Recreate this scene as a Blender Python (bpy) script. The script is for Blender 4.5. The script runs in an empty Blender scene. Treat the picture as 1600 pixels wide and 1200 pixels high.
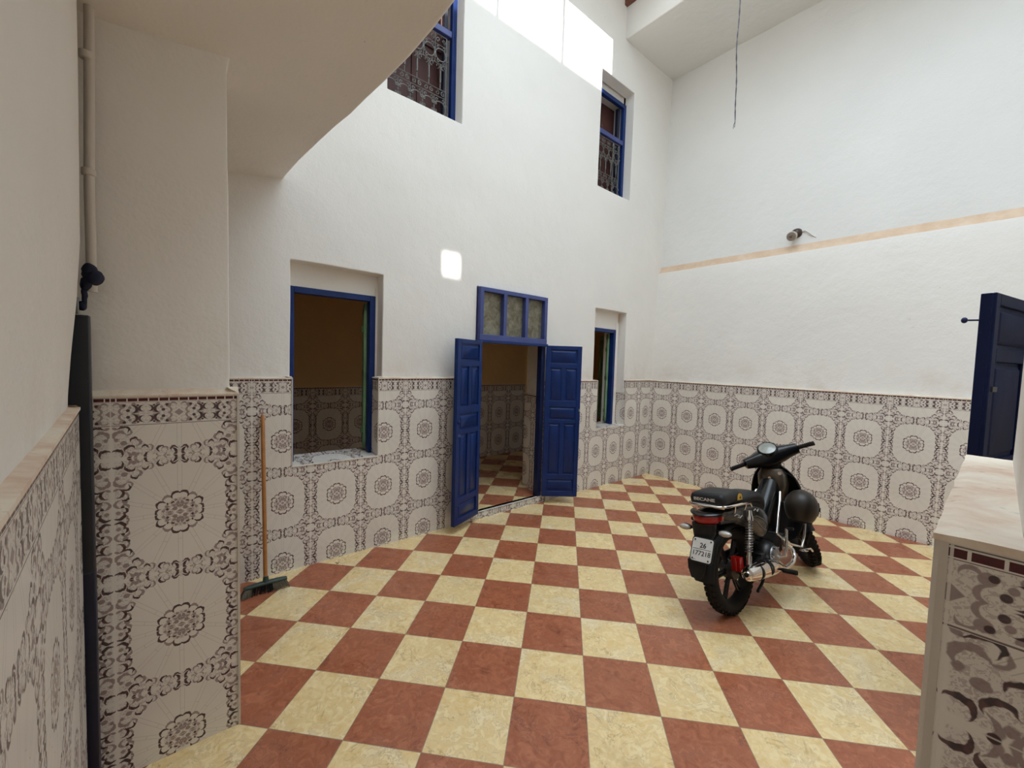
import bpy, math, random
from mathutils import Vector, Matrix, noise
random.seed(7)
PI = math.pi
COL = bpy.context.scene.collection
V = Vector

# ------------------------------------------------------------------ helpers
def wob(p, a=0.005, s=1.7):
    q = V(p)
    n = noise.noise_vector(q * s) * a + noise.noise_vector(q * s * 4.1 + V((3, 7, 1))) * a * 0.35
    return q + n

class MB:
    """mesh collector; one MB becomes one mesh object"""
    def __init__(self, tf=None):
        self.v = []; self.f = []; self.m = []; self.uv = []; self.mats = []; self.tf = tf; self.sm = []
    def mi(self, mat):
        if mat is None: return 0
        if mat not in self.mats: self.mats.append(mat)
        return self.mats.index(mat)
    def add(self, vs, fs, mat=None, uvs=None, smooth=True):
        b = len(self.v); k = self.mi(mat)
        for p in vs:
            p = V(p); self.v.append(self.tf(p) if self.tf else p)
        for i, f in enumerate(fs):
            self.f.append([b + j for j in f]); self.m.append(k); self.sm.append(smooth)
            self.uv.append(uvs[i] if uvs else None)
        return self
    def box(self, c, s, mat=None, rot=None, smooth=False):
        R = rot if rot is not None else Matrix.Identity(3)
        hx, hy, hz = s[0] / 2, s[1] / 2, s[2] / 2
        vs = [V(c) + R @ V((x * hx, y * hy, z * hz)) for x in (-1, 1) for y in (-1, 1) for z in (-1, 1)]
        fs = [(0, 1, 3, 2), (4, 6, 7, 5), (0, 4, 5, 1), (2, 3, 7, 6), (0, 2, 6, 4), (1, 5, 7, 3)]
        return self.add(vs, fs, mat, None, smooth)
    def loft(self, rings, mat=None, caps=True, closed=False, smooth=True):
        n = len(rings[0]); vs = [p for r in rings for p in r]; fs = []
        m = len(rings)
        for i in range(m if closed else m - 1):
            a, b = i * n, ((i + 1) % m) * n
            for j in range(n):
                k = (j + 1) % n
                fs.append((a + j, a + k, b + k, b + j))
        if caps and not closed:
            fs.append(tuple(reversed(range(n)))); fs.append(tuple((m - 1) * n + j for j in range(n)))
        return self.add(vs, fs, mat, None, smooth)
    def tube(self, pts, r, mat=None, n=10, closed=False, caps=True):
        pts = [V(p) for p in pts]; m = len(pts)
        rs = r if isinstance(r, (list, tuple)) else [r] * m
        rings = []; up = None
        for i, p in enumerate(pts):
            if closed: t = (pts[(i + 1) % m] - pts[i - 1])
            else: t = pts[min(i + 1, m - 1)] - pts[max(i - 1, 0)]
            if t.length < 1e-9: t = V((0, 0, 1))
            t.normalize()
            if up is None:
                up = V((0, 0, 1)) if abs(t.z) < .9 else V((1, 0, 0))
            a = t.cross(up)
            if a.length < 1e-6: a = t.cross(V((0, 1, 0)))
            a.normalize(); b = a.cross(t).normalized(); up = b
            rings.append([p + (a * math.cos(2 * PI * j / n) + b * math.sin(2 * PI * j / n)) * rs[i] for j in range(n)])
        return self.loft(rings, mat, caps, closed)
    def cyl(self, a, b, r, mat=None, n=20, r2=None):
        return self.tube([a, b], [r, r if r2 is None else r2], mat, n)
    def lathe(self, o, ax, prof, mat=None, n=32, closed=False):
        """prof: (radius, distance along ax)"""
        o = V(o); ax = V(ax).normalized()
        a = ax.cross(V((0, 0, 1)))
        if a.length < 1e-4: a = ax.cross(V((1, 0, 0)))
        a.normalize(); b = ax.cross(a)
        rings = [[o + ax * h + (a * math.cos(2 * PI * j / n) + b * math.sin(2 * PI * j / n)) * max(r, 1e-5) for j in range(n)] for r, h in prof]
        return self.loft(rings, mat, not closed, closed)
    def ell(self, c, s, mat=None, n=20, m=12, rot=None):
        R = rot if rot is not None else Matrix.Identity(3)
        rings = []
        for i in range(m + 1):
            t = PI * (i + .02) / (m + .04) - PI / 2
            rings.append([V(c) + R @ V((s[0] * math.cos(t) * math.cos(2 * PI * j / n), s[1] * math.cos(t) * math.sin(2 * PI * j / n), s[2] * math.sin(t))) for j in range(n)])
        return self.loft(rings, mat)
    def prism(self, poly, fn, d0, d1, mat=None, smooth=False):
        """poly: 2D points, fn(u,v,d)->3D"""
        n = len(poly)
        vs = [fn(u, v, d0) for u, v in poly] + [fn(u, v, d1) for u, v in poly]
        fs = [tuple(reversed(range(n))), tuple(range(n, 2 * n))] + [(i, (i + 1) % n, n + (i + 1) % n, n + i) for i in range(n)]
        return self.add(vs, fs, mat, None, smooth)
    def build(self, name, mat=None, parent=None, bevel=0, segs=2, sub=0, angle=35, fixn=True, solid=0):
        me = bpy.data.meshes.new(name)
        me.from_pydata([tuple(p) for p in self.v], [], self.f)
        mats = self.mats or [mat]
        if mat is not None and not self.mats: mats = [mat]
        for x in mats: me.materials.append(x)
        for p, k, s in zip(me.polygons, self.m, self.sm):
            p.material_index = k; p.use_smooth = s
        if any(u for u in self.uv):
            ul = me.uv_layers.new(name='UVMap')
            for p, u in zip(me.polygons, self.uv):
                if u:
                    for li, q in zip(p.loop_indices, u): ul.data[li].uv = q
        me.update()
        if fixn:
            import bmesh
            bm = bmesh.new(); bm.from_mesh(me)
            bmesh.ops.recalc_face_normals(bm, faces=bm.faces)
            bm.to_mesh(me); bm.free()
        o = bpy.data.objects.new(name, me); COL.objects.link(o)
        if parent is not None: o.parent = parent
        if solid:
            q = o.modifiers.new('s', 'SOLIDIFY'); q.thickness = solid; q.offset = 0
        if sub:
            q = o.modifiers.new('u', 'SUBSURF'); q.levels = sub; q.render_levels = sub
        if bevel:
            q = o.modifiers.new('b', 'BEVEL'); q.width = bevel; q.segments = segs; q.limit_method = 'ANGLE'; q.angle_limit = math.radians(angle)
            q.harden_normals = False
        if bevel or not sub:
            try: me.set_sharp_from_angle(angle=math.radians(50))
            except Exception: pass
        return o

def tag(o, label=None, cat=None, group=None, kind=None):
    if label: o['label'] = label
    if cat: o['category'] = cat
    if group: o['group'] = group
    if kind: o['kind'] = kind
    return o
def empty(name, loc=(0, 0, 0)):
    o = bpy.data.objects.new(name, None); COL.objects.link(o); o.location = loc; o.empty_display_size = .1
    return o
def struct(o, label=None): return tag(o, label, None, None, 'structure')
def text_obj(name, s, size, M4, mat, parent, extrude=.0004, bold=0.0, align='CENTER'):
    cu = bpy.data.curves.new(name + '_c', 'FONT'); cu.body = s; cu.size = size; cu.extrude = extrude; cu.offset = bold
    cu.align_x = align; cu.align_y = 'CENTER'
    t = bpy.data.objects.new('tmp', cu); COL.objects.link(t)
    dg = bpy.context.evaluated_depsgraph_get(); dg.update()
    me = bpy.data.meshes.new_from_object(t.evaluated_get(dg))
    bpy.data.objects.remove(t)
    me.transform(M4); me.materials.clear(); me.materials.append(mat); me.name = name
    o = bpy.data.objects.new(name, me); COL.objects.link(o); o.parent = parent
    return o

# ------------------------------------------------------------------ node expressions
class X:
    def __init__(s, g, sock): s.g = g; s.k = sock
    def _m(s, op, o=None, p=None, clamp=False):
        n = s.g.nodes.new('ShaderNodeMath'); n.operation = op; n.use_clamp = clamp
        for i, q in enumerate((s, o, p)):
            if q is None: continue
            if isinstance(q, X): s.g.links.new(q.k, n.inputs[i])
            else: n.inputs[i].default_value = q
        return X(s.g, n.outputs[0])
    def __add__(s, o): return s._m('ADD', o)
    def __radd__(s, o): return s._m('ADD', o)
    def __sub__(s, o): return s._m('SUBTRACT', o)
    def __rsub__(s, o): return (s * -1.0)._m('ADD', o)
    def __mul__(s, o): return s._m('MULTIPLY', o)
    def __rmul__(s, o): return s._m('MULTIPLY', o)
    def __truediv__(s, o): return s._m('DIVIDE', o)
    def min(s, o): return s._m('MINIMUM', o)
    def max(s, o): return s._m('MAXIMUM', o)
    def abs(s): return s._m('ABSOLUTE')
    def fract(s): return s._m('FRACT')
    def floor(s): return s._m('FLOOR')
    def lt(s, o): return s._m('LESS_THAN', o)
    def gt(s, o): return s._m('GREATER_THAN', o)
    def smin(s, lo, hi):      # 1 below lo, 0 above hi
        n = s.g.nodes.new('ShaderNodeMapRange'); n.interpolation_type = 'LINEAR'
        s.g.links.new(s.k, n.inputs[0])
        n.inputs[1].default_value = lo; n.inputs[2].default_value = hi; n.inputs[3].default_value = 1; n.inputs[4].default_value = 0
        return X(s.g, n.outputs[0])
    def rng(s, a, b, c, d):
        n = s.g.nodes.new('ShaderNodeMapRange'); s.g.links.new(s.k, n.inputs[0])
        for i, q in enumerate((a, b, c, d)): n.inputs[1 + i].default_value = q
        return X(s.g, n.outputs[0])

def newmat(name):
    m = bpy.data.materials.new(name); m.use_nodes = True
    g = m.node_tree; b = g.nodes['Principled BSDF']
    return m, g, b
def vec(g, x, y, z=0.0):
    n = g.nodes.new('ShaderNodeCombineXYZ')
    for i, q in enumerate((x, y, z)):
        if isinstance(q, X): g.links.new(q.k, n.inputs[i])
        else: n.inputs[i].default_value = q
    return n.outputs[0]
def dist(g, v, c):
    n = g.nodes.new('ShaderNodeVectorMath'); n.operation = 'DISTANCE'
    g.links.new(v, n.inputs[0]); n.inputs[1].default_value = (c[0], c[1], c[2] if len(c) > 2 else 0)
    return X(g, n.outputs['Value'])
def nz(g, v, scale, detail=2, rough=.5, dist_=0.0, out=0):
    n = g.nodes.new('ShaderNodeTexNoise'); g.links.new(v, n.inputs['Vector'])
    n.inputs['Scale'].default_value = scale; n.inputs['Detail'].default_value = detail
    n.inputs['Roughness'].default_value = rough; n.inputs['Distortion'].default_value = dist_
    return X(g, n.outputs[0]) if out == 0 else n.outputs[1]
def mix(g, f, a, b):
    n = g.nodes.new('ShaderNodeMix'); n.data_type = 'RGBA'
    if isinstance(f, X): g.links.new(f.k, n.inputs[0])
    else: n.inputs[0].default_value = f
    for i, q in ((6, a), (7, b)):
        if isinstance(q, tuple): n.inputs[i].default_value = (*q[:3], 1)
        else: g.links.new(q, n.inputs[i])
    return n.outputs[2]
def bump(g, b, h, strength=.3, d=.01):
    n = g.nodes.new('ShaderNodeBump'); n.inputs['Strength'].default_value = strength; n.inputs['Distance'].default_value = d
    g.links.new(h.k if isinstance(h, X) else h, n.inputs['Height']); g.links.new(n.outputs[0], b.inputs['Normal'])
    return n
def pos(g): return g.nodes.new('ShaderNodeNewGeometry').outputs['Position']
def objc(g): return g.nodes.new('ShaderNodeTexCoord').outputs['Object']
def sep(g, v):
    n = g.nodes.new('ShaderNodeSeparateXYZ'); g.links.new(v, n.inputs[0]); return [X(g, n.outputs[i]) for i in range(3)]
def simple(name, col, rough=.5, metal=0, coat=0, noise_amt=0.0, nscale=8, bmp=0, bscale=60, spec=None):
    m, g, b = newmat(name)
    b.inputs['Base Color'].default_value = (*col, 1); b.inputs['Roughness'].default_value = rough; b.inputs['Metallic'].default_value = metal
    b.inputs['Coat Weight'].default_value = coat
    if spec is not None: b.inputs['Specular IOR Level'].default_value = spec
    p = objc(g)
    n = nz(g, p, nscale, 3)
    a = max(noise_amt, .04)
    g.links.new(mix(g, n, tuple(c * (1 - a) for c in col), tuple(min(1, c * (1 + a)) for c in col)), b.inputs['Base Color'])
    if bmp: bump(g, b, nz(g, p, bscale, 3), bmp, .003)
    return m

# ------------------------------------------------------------------ materials
def mat_plaster(name, col, stain=True, warm=(.60, .47, .36)):
    m, g, b = newmat(name)
    p = pos(g)
    n1 = nz(g, p, 1.1, 3, .55); n2 = nz(g, p, 9, 3, .6)
    c = mix(g, n1.rng(.3, .7, 0, 1), tuple(x * .97 for x in col), tuple(min(1, x * 1.02) for x in col))
    if stain:
        x, y, z = sep(g, p)
        low = z.smin(1.36, 1.75)
        st = (nz(g, p, 3.3, 3, .65).rng(.46, .72, 0, .42)) * low
        c = mix(g, st, c, warm)
        marks = nz(g, p, 23, 2, .5, 1.5).rng(.735, .76, 0, .35) * nz(g, p, 1.9, 1).rng(.52, .62, 0, 1)
        c = mix(g, marks, c, (.38, .3, .24))
    g.links.new(c, b.inputs['Base Color'])
    b.inputs['Roughness'].default_value = .62; b.inputs['Specular IOR Level'].default_value = .35
    h = n2 * .8 + nz(g, p, 70, 1, .6) * .16 + nz(g, p, 2.6, 2, .5) * 1.5
    bump(g, b, h, .46, .012)
    return m
PLASTER = mat_plaster('white_plaster', (.83, .80, .755))
PLASTER_IN = mat_plaster('yellow_plaster', (.74, .50, .23), False)
PLASTER_DIM = mat_plaster('white_plaster_dimmed', (.775, .765, .735), False)  # same white paint, colour lowered to tone down the strongly lit upper surfaces

def mat_ledge():
    m, g, b = newmat('bare_plaster_ledge')
    p = pos(g)
    n = nz(g, p, 9, 5, .65, .4); n2 = nz(g, p, 34, 4, .6)
    c = mix(g, n.rng(.40, .62, 0, 1), (.80, .71, .58), (.68, .50, .38))
    c = mix(g, n2.rng(.62, .72, 0, .45), c, (.22, .15, .10))
    c = mix(g, nz(g, p, 5, 2).rng(.52, .6, 0, .6), c, (.78, .72, .62))
    g.links.new(c, b.inputs['Base Color']); b.inputs['Roughness'].default_value = .75
    bump(g, b, n2 * .6 + n, .5, .006)
    return m
LEDGE = mat_ledge()

def mat_stripe():
    m, g, b = newmat('peach_stripe')
    p = pos(g); n = nz(g, p, 6, 4, .6)
    g.links.new(mix(g, n.rng(.3, .7, 0, 1), (.62, .43, .29), (.72, .56, .42)), b.inputs['Base Color'])
    b.inputs['Roughness'].default_value = .8; bump(g, b, nz(g, p, 40, 3), .4, .006)
    return m
STRIPE = mat_stripe()

QU, QV = .18625, .22335
def mat_tile():
    m, g, b = newmat('patterned_wall_tile')
    uvn = g.nodes.new('ShaderNodeUVMap'); u, v, _ = sep(g, uvn.outputs[0])
    # folded quarter coordinates, metres from the medallion centre
    a = ((u + .5).fract() - .5).abs() * (2 * QU)
    c = ((v + .5).fract() - .5).abs() * (2 * QV)
    P0 = vec(g, a, c, 0.0)
    # slight ornamental wobble of the ink
    wv = g.nodes.new('ShaderNodeVectorMath'); wv.operation = 'MULTIPLY_ADD'
    nc = nz(g, P0, 90, 1, .5, 0, out=1)
    g.links.new(nc, wv.inputs[0]); wv.inputs[1].default_value = (.008, .008, 0)
    sub = g.nodes.new('ShaderNodeVectorMath'); sub.operation = 'SUBTRACT'; g.links.new(P0, sub.inputs[0]); sub.inputs[1].default_value = (.004, .004, 0)
    g.links.new(sub.outputs[0], wv.inputs[2]); P = wv.outputs[0]
    def q(x, y): return ((560 - x) * QU / 430, (790 - y) * QV / 335)
    def cres(x, y, r, ang, th=.5):
        cx, cy = q(x, y); r = r * QV / 345; t = math.radians(ang)
        dx, dy = -math.cos(t), math.sin(t)          # image right -> decreasing u
        off = r * th
        d1 = dist(g, P, (cx, cy)) - r
        d2 = dist(g, P, (cx + dx * off, cy + dy * off)) * -1.0 + r * .93
        return d1.max(d2)
    def dot(x, y, r):
        cx, cy = q(x, y); return dist(g, P, (cx, cy)) - r * QV / 345
    dark = None
    for args in [(172, 762, 26, 140), (170, 640, 26, 175), (512, 470, 24, 190), (360, 462, 22, -20),
                 (168, 486, 24, 130), (240, 505, 24, 70)]:
        d = cres(*args); dark = d if dark is None else dark.min(d)
    def ares(rad, deg, r, th=.5, inward=True, flip=0):
        t = math.radians(deg); cx, cy = rad * math.cos(t), rad * 1.04 * math.sin(t)
        k = -1 if inward else 1; t2 = t + math.radians(flip)
        dx, dy = k * math.cos(t2), k * math.sin(t2)
        return (dist(g, P, (cx, cy)) - r).max(dist(g, P, (cx + dx * r * th, cy + dy * r * th)) * -1.0 + r * .93)
    for args in [(.0655, 31, .0150, .5, True, 25), (.0650, 79, .0155, .5, True, -15), (.0630, 8, .0120, .55, True, 10)]: dark = dark.min(ares(*args))
    for args in [(.040, 22, .0042), (.046, 62, .0040), (.052, 44, .0030)]:
        t = math.radians(args[1]); dark = dark.min(dist(g, P, (args[0] * math.cos(t), args[0] * math.sin(t))) - args[2])
    for args in [(190, 715, 7), (400, 445, 7), (455, 448, 7), (235, 455, 9)]:
        dark = dark.min(dot(*args))
    mid = None
    for args in [(172, 700, 24, 0), (180, 580, 28, 60), (440, 465, 22, -90), (215, 470, 26, 200), (300, 460, 24, 0)]:
        d = cres(*args); mid = d if mid is None else mid.min(d)
    for args in [(.064, 55, .0150, .5, True, 20), (.030, 90, .012, .6, False)]: mid = mid.min(ares(*args))
    for rad, deg, rr in [(.0, 0, .0085), (.022, 45, .0075), (.030, 5, .0062), (.036, 80, .0055), (.046, 33, .0055), (.050, 12, .0045), (.050, 76, .0050), (.033, 58, .0045)]:
        t = math.radians(deg); mid = mid.min(dist(g, P, (rad * math.cos(t), rad * math.sin(t))) - rr)
    path = [(.150, -.008), (.150, .060), (.147, .108), (.128, .150), (.100, .178), (.066, .193), (.0, .195)]
    acc = 0.0; k = 0; stepl = .0205
    for (xa, ya), (xb, yb) in zip(path[:-1], path[1:]):
        L = math.hypot(xb - xa, yb - ya)
        while acc < L:
            t = acc / L; x_, y_ = xa + (xb - xa) * t, ya + (yb - ya) * t
            na = math.atan2(xa - xb, -(ya - yb)); na = math.atan2(-(xb - xa), (yb - ya))   # outward normal
            na += math.radians((55, -35, 20, -60)[k % 4]); r_ = (.0125, .0100, .0115)[k % 3]
            cx_, cy_ = x_ + .006 * math.cos(na), y_ + .006 * math.sin(na)
            d_ = (dist(g, P, (cx_, cy_)) - r_).max(dist(g, P, (cx_ + math.cos(na) * r_ * .5, cy_ + math.sin(na) * r_ * .5)) * -1.0 + r_ * .9)
            if k % 2 == 0: dark = dark.min(d_)
            else: mid = mid.min(d_)
            acc += stepl; k += 1
        acc -= L
    darkm2 = None
    for args in [(175, 800, 12), (205, 540, 13), (345, 448, 11), (150, 620, 8), (205, 690, 11), (165, 745, 9),
                 (430, 445, 8), (485, 450, 9), (160, 560, 9), (265, 480, 10)]:
        mid = mid.min(dot(*args))
    darkm = dark.smin(-.0005, .0009); midm = mid.smin(-.0006, .0012)
    # foliage fill inside the border band
    band = (a - .152).max(c - .193).max((a * .80 + c) - .250)
    edge = (a * -1.0 + QU).min(c * -1.0 + QV)
    bm_ = band.rng(-.004, .004, 0, 1) * edge.rng(.0055, .009, 0, 1)
    r0_ = dist(g, P0, (0, 0, 0))
    fol = nz(g, P0, 165, 2, .6, 1.2).rng(.50, .57, 0, .50) * bm_
    fol = fol.max(r0_.smin(.050, .058) * nz(g, P0, 150, 2, .6, 1.0).rng(.47, .55, 0, .7))
    # rays
    r = dist(g, P0, (0, 0, 0))
    th = a._m('ARCTAN2', c) / (PI / 8)
    fr = ((th + .5).fract() - .5) * (PI / 8)
    perp = (fr._m('SINE') * r).abs()
    ray = (perp - .0066).abs().smin(.0003, .0011) * r.rng(.066, .070, 0, 1) * band.smin(-.003, 0.0) * .42
    ring = ((r - .105 - ((th + .5).floor() * .5).fract() * .022).abs().smin(.0004, .0014)) * perp.smin(.0055, .0066) * .42
    ring = ring * band.smin(-.003, 0.0)
    p = pos(g)
    mot = nz(g, p, 2.0, 3, .6)
    base = mix(g, mot.rng(.3, .7, 0, 1), (.74, .69, .62), (.82, .775, .71))
    base = mix(g, bm_ * .25, base, (.68, .64, .60))
    base = mix(g, ray.max(ring), base, (.34, .28, .24))
    base = mix(g, fol, base, (.34, .24, .23))
    base = mix(g, midm * .85, base, (.27, .19, .18))
    ink = mix(g, nz(g, P0, 60, 1).rng(.4, .6, 0, 1), (.035, .016, .020), (.10, .04, .042))
    base = mix(g, darkm * .95, base, ink)
    # joints: cell edge and half height
    j = (a * -1.0 + QU).smin(.0012, .0020).max((c * -1.0 + QV).smin(.0007, .0014) * .8).max(c.smin(.0006, .0013) * .8)
    base = mix(g, j * .8, base, (.80, .75, .69))
    g.links.new(base, b.inputs['Base Color'])
    b.inputs['Roughness'].default_value = .24; b.inputs['Specular IOR Level'].default_value = .42
    hh = j * -1.0 + nz(g, p, 2.3, 1) * 2.0
    bump(g, b, hh, .12, .003)
    return m
TILE = mat_tile()

def mat_border():
    m, g, b = newmat('patterned_border_tile')
    uvn = g.nodes.new('ShaderNodeUVMap'); u, v, _ = sep(g, uvn.outputs[0])
    # u in cells (.3725 m); v 0..1 bottom to top of the .105 m border
    a = ((u * 2.0 + .5).fract() - .5).abs() * QU          # period half a cell, mirrored: 0 .. QU/2
    t = v * .105
    c = (t - .043).abs()
    P = vec(g, a, c, 0.0)
    def cres(x, y, r, ang, th=.5):
        tt = math.radians(ang); off = r * th
        return (dist(g, P, (x, y)) - r).max(dist(g, P, (x + math.cos(tt) * off, y + math.sin(tt) * off)) * -1.0 + r * .93)
    dark = cres(.058, .016, .0150, 180).min(cres(.083, .019, .0115, 0)).min(dist(g, P, (.045, .012)) - .005).min(dist(g, P, (.071, .030)) - .0035)
    dark = dark.min(dist(g, P, (.035, .030)) - .0045)
    mid = (a * .9 + c - .0125).min(cres(.030, .010, .011, 0)).min(dist(g, P, (.030, .028)) - .008).min(cres(.016, .030, .010, -90)).min(dist(g, P, (.070, .008)) - .006)
    mid = mid.min(dist(g, P, (.060, .034)) - .006).min(dist(g, P, (.050, .022)) - .0045)
    inb = t.gt(.006) * t.lt(.0835)
    darkm = dark.smin(-.0004, .0008) * inb; midm = mid.smin(-.0005, .001) * inb
    fol = nz(g, P, 190, 2, .6, 1.0).rng(.52, .58, 0, .5) * inb
    p = pos(g)
    base = mix(g, nz(g, p, 2, 3).rng(.3, .7, 0, 1), (.72, .67, .60), (.80, .75, .69))
    base = mix(g, fol, base, (.36, .29, .26)); base = mix(g, midm * .85, base, (.29, .21, .20)); base = mix(g, darkm * .95, base, (.07, .035, .04))
    # brick band along the top
    br = ((u * 13.0).fract() - .5).abs().lt(.44) * t.gt(.0875) * t.lt(.0985)
    base = mix(g, br, base, (.085, .013, .013))
    ln = ((t - .0020).abs().lt(.0012)).max((t - .1015).abs().lt(.0008)).max((t - .085).abs().lt(.0006))
    base = mix(g, ln * .85, base, (.08, .03, .03))
    j = (((u + .5).fract() - .5).abs() * -2 * QU + QU).lt(.0016)
    base = mix(g, j * .8, base, (.80, .75, .69))
    g.links.new(base, b.inputs['Base Color']); b.inputs['Roughness'].default_value = .24; b.inputs['Specular IOR Level'].default_value = .42
    bump(g, b, nz(g, p, 2.3, 1) * 2.0, .1, .003)
    return m
BORDER = mat_border()

def mat_floor():
    m, g, b = newmat('chequered_floor_tile')
    uvn = g.nodes.new('ShaderNodeUVMap'); u, v, _ = sep(g, uvn.outputs[0])
    iu, iv = u.floor(), v.floor()
    par = ((iu + iv) * .5).fract().gt(.25)                # 1 = cream
    fu, fv = u.fract(), v.fract()
    # each tile gets its own stretch of veining
    w = g.nodes.new('ShaderNodeTexWhiteNoise'); w.noise_dimensions = '2D'; g.links.new(vec(g, iu, iv), w.inputs['Vector'])
    off = X(g, w.outputs['Value']) * 37.0
    P = vec(g, fu + off, fv + off * .7, iu * 1.3 + iv * 2.1)
    n1 = nz(g, P, 2.4, 5, .62, .9); n2 = nz(g, P, 6.5, 4, .6, 1.5); n3 = nz(g, P, 1.5, 3, .55, .8)
    vein = (n1 - .5).abs().smin(.0, .02); vein2 = (n2 - .5).abs().smin(0, .035)
    vein = vein * nz(g, P, 3.1, 2).rng(.45, .6, 0, 1); vein2 = vein2 * n3.rng(.42, .6, 0, 1)
    cr = mix(g, n2.rng(.32, .68, 0, 1), (.80, .555, .235), (.95, .76, .43))
    cr = mix(g, n3.rng(.5, .72, 0, .6), cr, (.95, .83, .58))
    cr = mix(g, vein.max(vein2 * .75) * .55, cr, (.33, .19, .085))
    rd = mix(g, n2.rng(.3, .7, 0, 1), (.31, .085, .038), (.49, .170, .085))
    rd = mix(g, n3.rng(.5, .7, 0, .35), rd, (.54, .22, .13))
    rd = mix(g, vein.max(vein2 * .7) * .6, rd, (.115, .030, .020))
    base = mix(g, par, rd, cr)
    # tile to tile tone, worn grime patches
    tone = X(g, w.outputs['Value'])
    base = mix(g, tone * .10, base, (.30, .20, .12))
    p = pos(g)
    gr = nz(g, p, 1.3, 5, .7).rng(.56, .72, 0, .28) * nz(g, p, 14, 4, .7).rng(.42, .62, 0, 1)
    base = mix(g, gr, base, (.20, .15, .10))
    e = ((fu - .5).abs().max((fv - .5).abs()) * -1.0 + .5)
    j = e.smin(.0045, .0085)
    base = mix(g, j * .75, base, (.27, .175, .12))
    g.links.new(base, b.inputs['Base Color'])
    rr = nz(g, p, 5, 3).rng(.3, .7, .22, .38)
    g.links.new(rr.k, b.inputs['Roughness']); b.inputs['Specular IOR Level'].default_value = .42
    bump(g, b, j * -1.0 + n2 * .15 + tone * .3, .25, .002)
    return m
FLOOR = mat_floor()

def mat_paint(name, col, rough=.32, hi=None):
    m, g, b = newmat(name); p = pos(g)
    n = nz(g, p, 7, 4, .6); n2 = nz(g, p, 45, 3, .6)
    c = mix(g, n.rng(.3, .7, 0, 1), tuple(x * .85 for x in col), tuple(min(1, x * 1.12) for x in col))
    c = mix(g, n2.rng(.70, .76, 0, .5), c, hi or (.10, .09, .10))
    g.links.new(c, b.inputs['Base Color']); b.inputs['Roughness'].default_value = rough
    bump(g, b, nz(g, p, 28, 3, .6), .25, .003)
    return m
BLUE = mat_paint('blue_gloss_paint', (.008, .028, .135), .28)
BLUE2 = mat_paint('faded_blue_paint', (.055, .075, .235), .45)
NAVY = mat_paint('navy_gloss_paint', (.012, .020, .075), .35)
DKLEAF = mat_paint('dark_slate_paint', (.018, .020, .027), .45)
DKNAVY = mat_paint('very_dark_navy_paint', (.007, .010, .030), .4)
DKRAG = simple('dark_navy_cloth', (.010, .014, .038), .8)
for _m in (BLUE, NAVY): _m.node_tree.nodes['Principled BSDF'].inputs['Specular IOR Level'].default_value = .28
GREEN = mat_paint('pale_green_paint', (.17, .32, .16), .45)
SHUT = mat_paint('dark_red_brown_wood', (.085, .028, .022), .6)
IRON = simple('wrought_iron', (.17, .165, .155), .5, .5, nscale=30, noise_amt=.3)
WOODH = simple('varnished_broomstick', (.42, .17, .045), .4, noise_amt=.35, nscale=20)
BGREEN = simple('dark_green_plastic', (.030, .055, .045), .45)
BRIS = simple('grey_bristle', (.20, .17, .12), .8, noise_amt=.3, nscale=90)
BRISD = simple('black_bristle', (.012, .012, .010), .8)
BLK = simple('gloss_black_plastic', (.006, .006, .006), .24, spec=.35)
BLKM = simple('matt_black_plastic', (.010, .010, .010), .45, bmp=.2, spec=.25)
GREYP = simple('dark_graphite_paint', (.050, .041, .031), .25, .3, spec=.4)
BRONZE = simple('bronze_brown_panel', (.10, .078, .055), .3, .4, coat=.4)
VINYL = simple('black_vinyl', (.012, .012, .013), .45, spec=.3, bmp=.25, bscale=200)
RUBBER = simple('tyre_rubber', (.016, .013, .010), .8, bmp=.4, bscale=120, spec=.2)
CHROME = simple('chrome', (.78, .76, .74), .12, 1)
ALU = simple('cast_aluminium', (.30, .29, .28), .38, .9, nscale=25, noise_amt=.25)
ALUD = simple('dark_cast_metal', (.075, .072, .07), .42, .8, nscale=25, noise_amt=.3)
RED = simple('red_lens', (.34, .008, .006), .15, coat=.5)
CLEAR = simple('clear_ribbed_lens', (.50, .46, .42), .25, .2, coat=.4, nscale=120, noise_amt=.3, bmp=.6, bscale=160)
GLASSD = simple('dial_glass', (.26, .27, .24), .3, .1, coat=.5, nscale=30, noise_amt=.4)
PLATE = simple('white_plate', (.62, .60, .56), .35)
INK = simple('black_lettering', (.012, .012, .012), .5)
SILV = simple('silver_lettering', (.62, .60, .57), .4, .3)
YEL = simple('yellow_sticker', (.62, .36, .03), .35)
HELM = simple('dull_black_helmet', (.022, .015, .010), .42, spec=.4, nscale=12, noise_amt=.3)
CERAM = simple('cream_bakelite', (.50, .44, .36), .4, bmp=.1)
CERAM2 = simple('grey_bakelite', (.25, .21, .18), .5, noise_amt=.2)
BAKEL = simple('dark_brown_bakelite', (.045, .025, .016), .4, noise_amt=.5, nscale=60)
WIRE = simple('dark_grey_cable', (.060, .060, .085), .5, noise_amt=.5, nscale=90)
WHITEC = simple('white_painted_cable', (.72, .69, .63), .6)
PIPEM = simple('painted_pipe', (.60, .55, .49), .5, noise_amt=.06)
BEAMW = simple('red_brown_timber', (.20, .075, .05), .6, noise_amt=.3)
CONC = simple('roof_concrete', (.66, .63, .58), .9, noise_amt=.12)
def mat_glass():
    m, g, b = newmat('dusty_obscured_glass'); p = pos(g)
    n = nz(g, p, 16, 4, .65, .5)
    g.links.new(mix(g, n.rng(.35, .65, 0, 1), (.12, .10, .055), (.30, .28, .20)), b.inputs['Base Color'])
    b.inputs['Roughness'].default_value = .35; b.inputs['Transmission Weight'].default_value = .12
    bump(g, b, nz(g, p, 180, 2), .5, .002)
    return m
GLASS = mat_glass()

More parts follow.
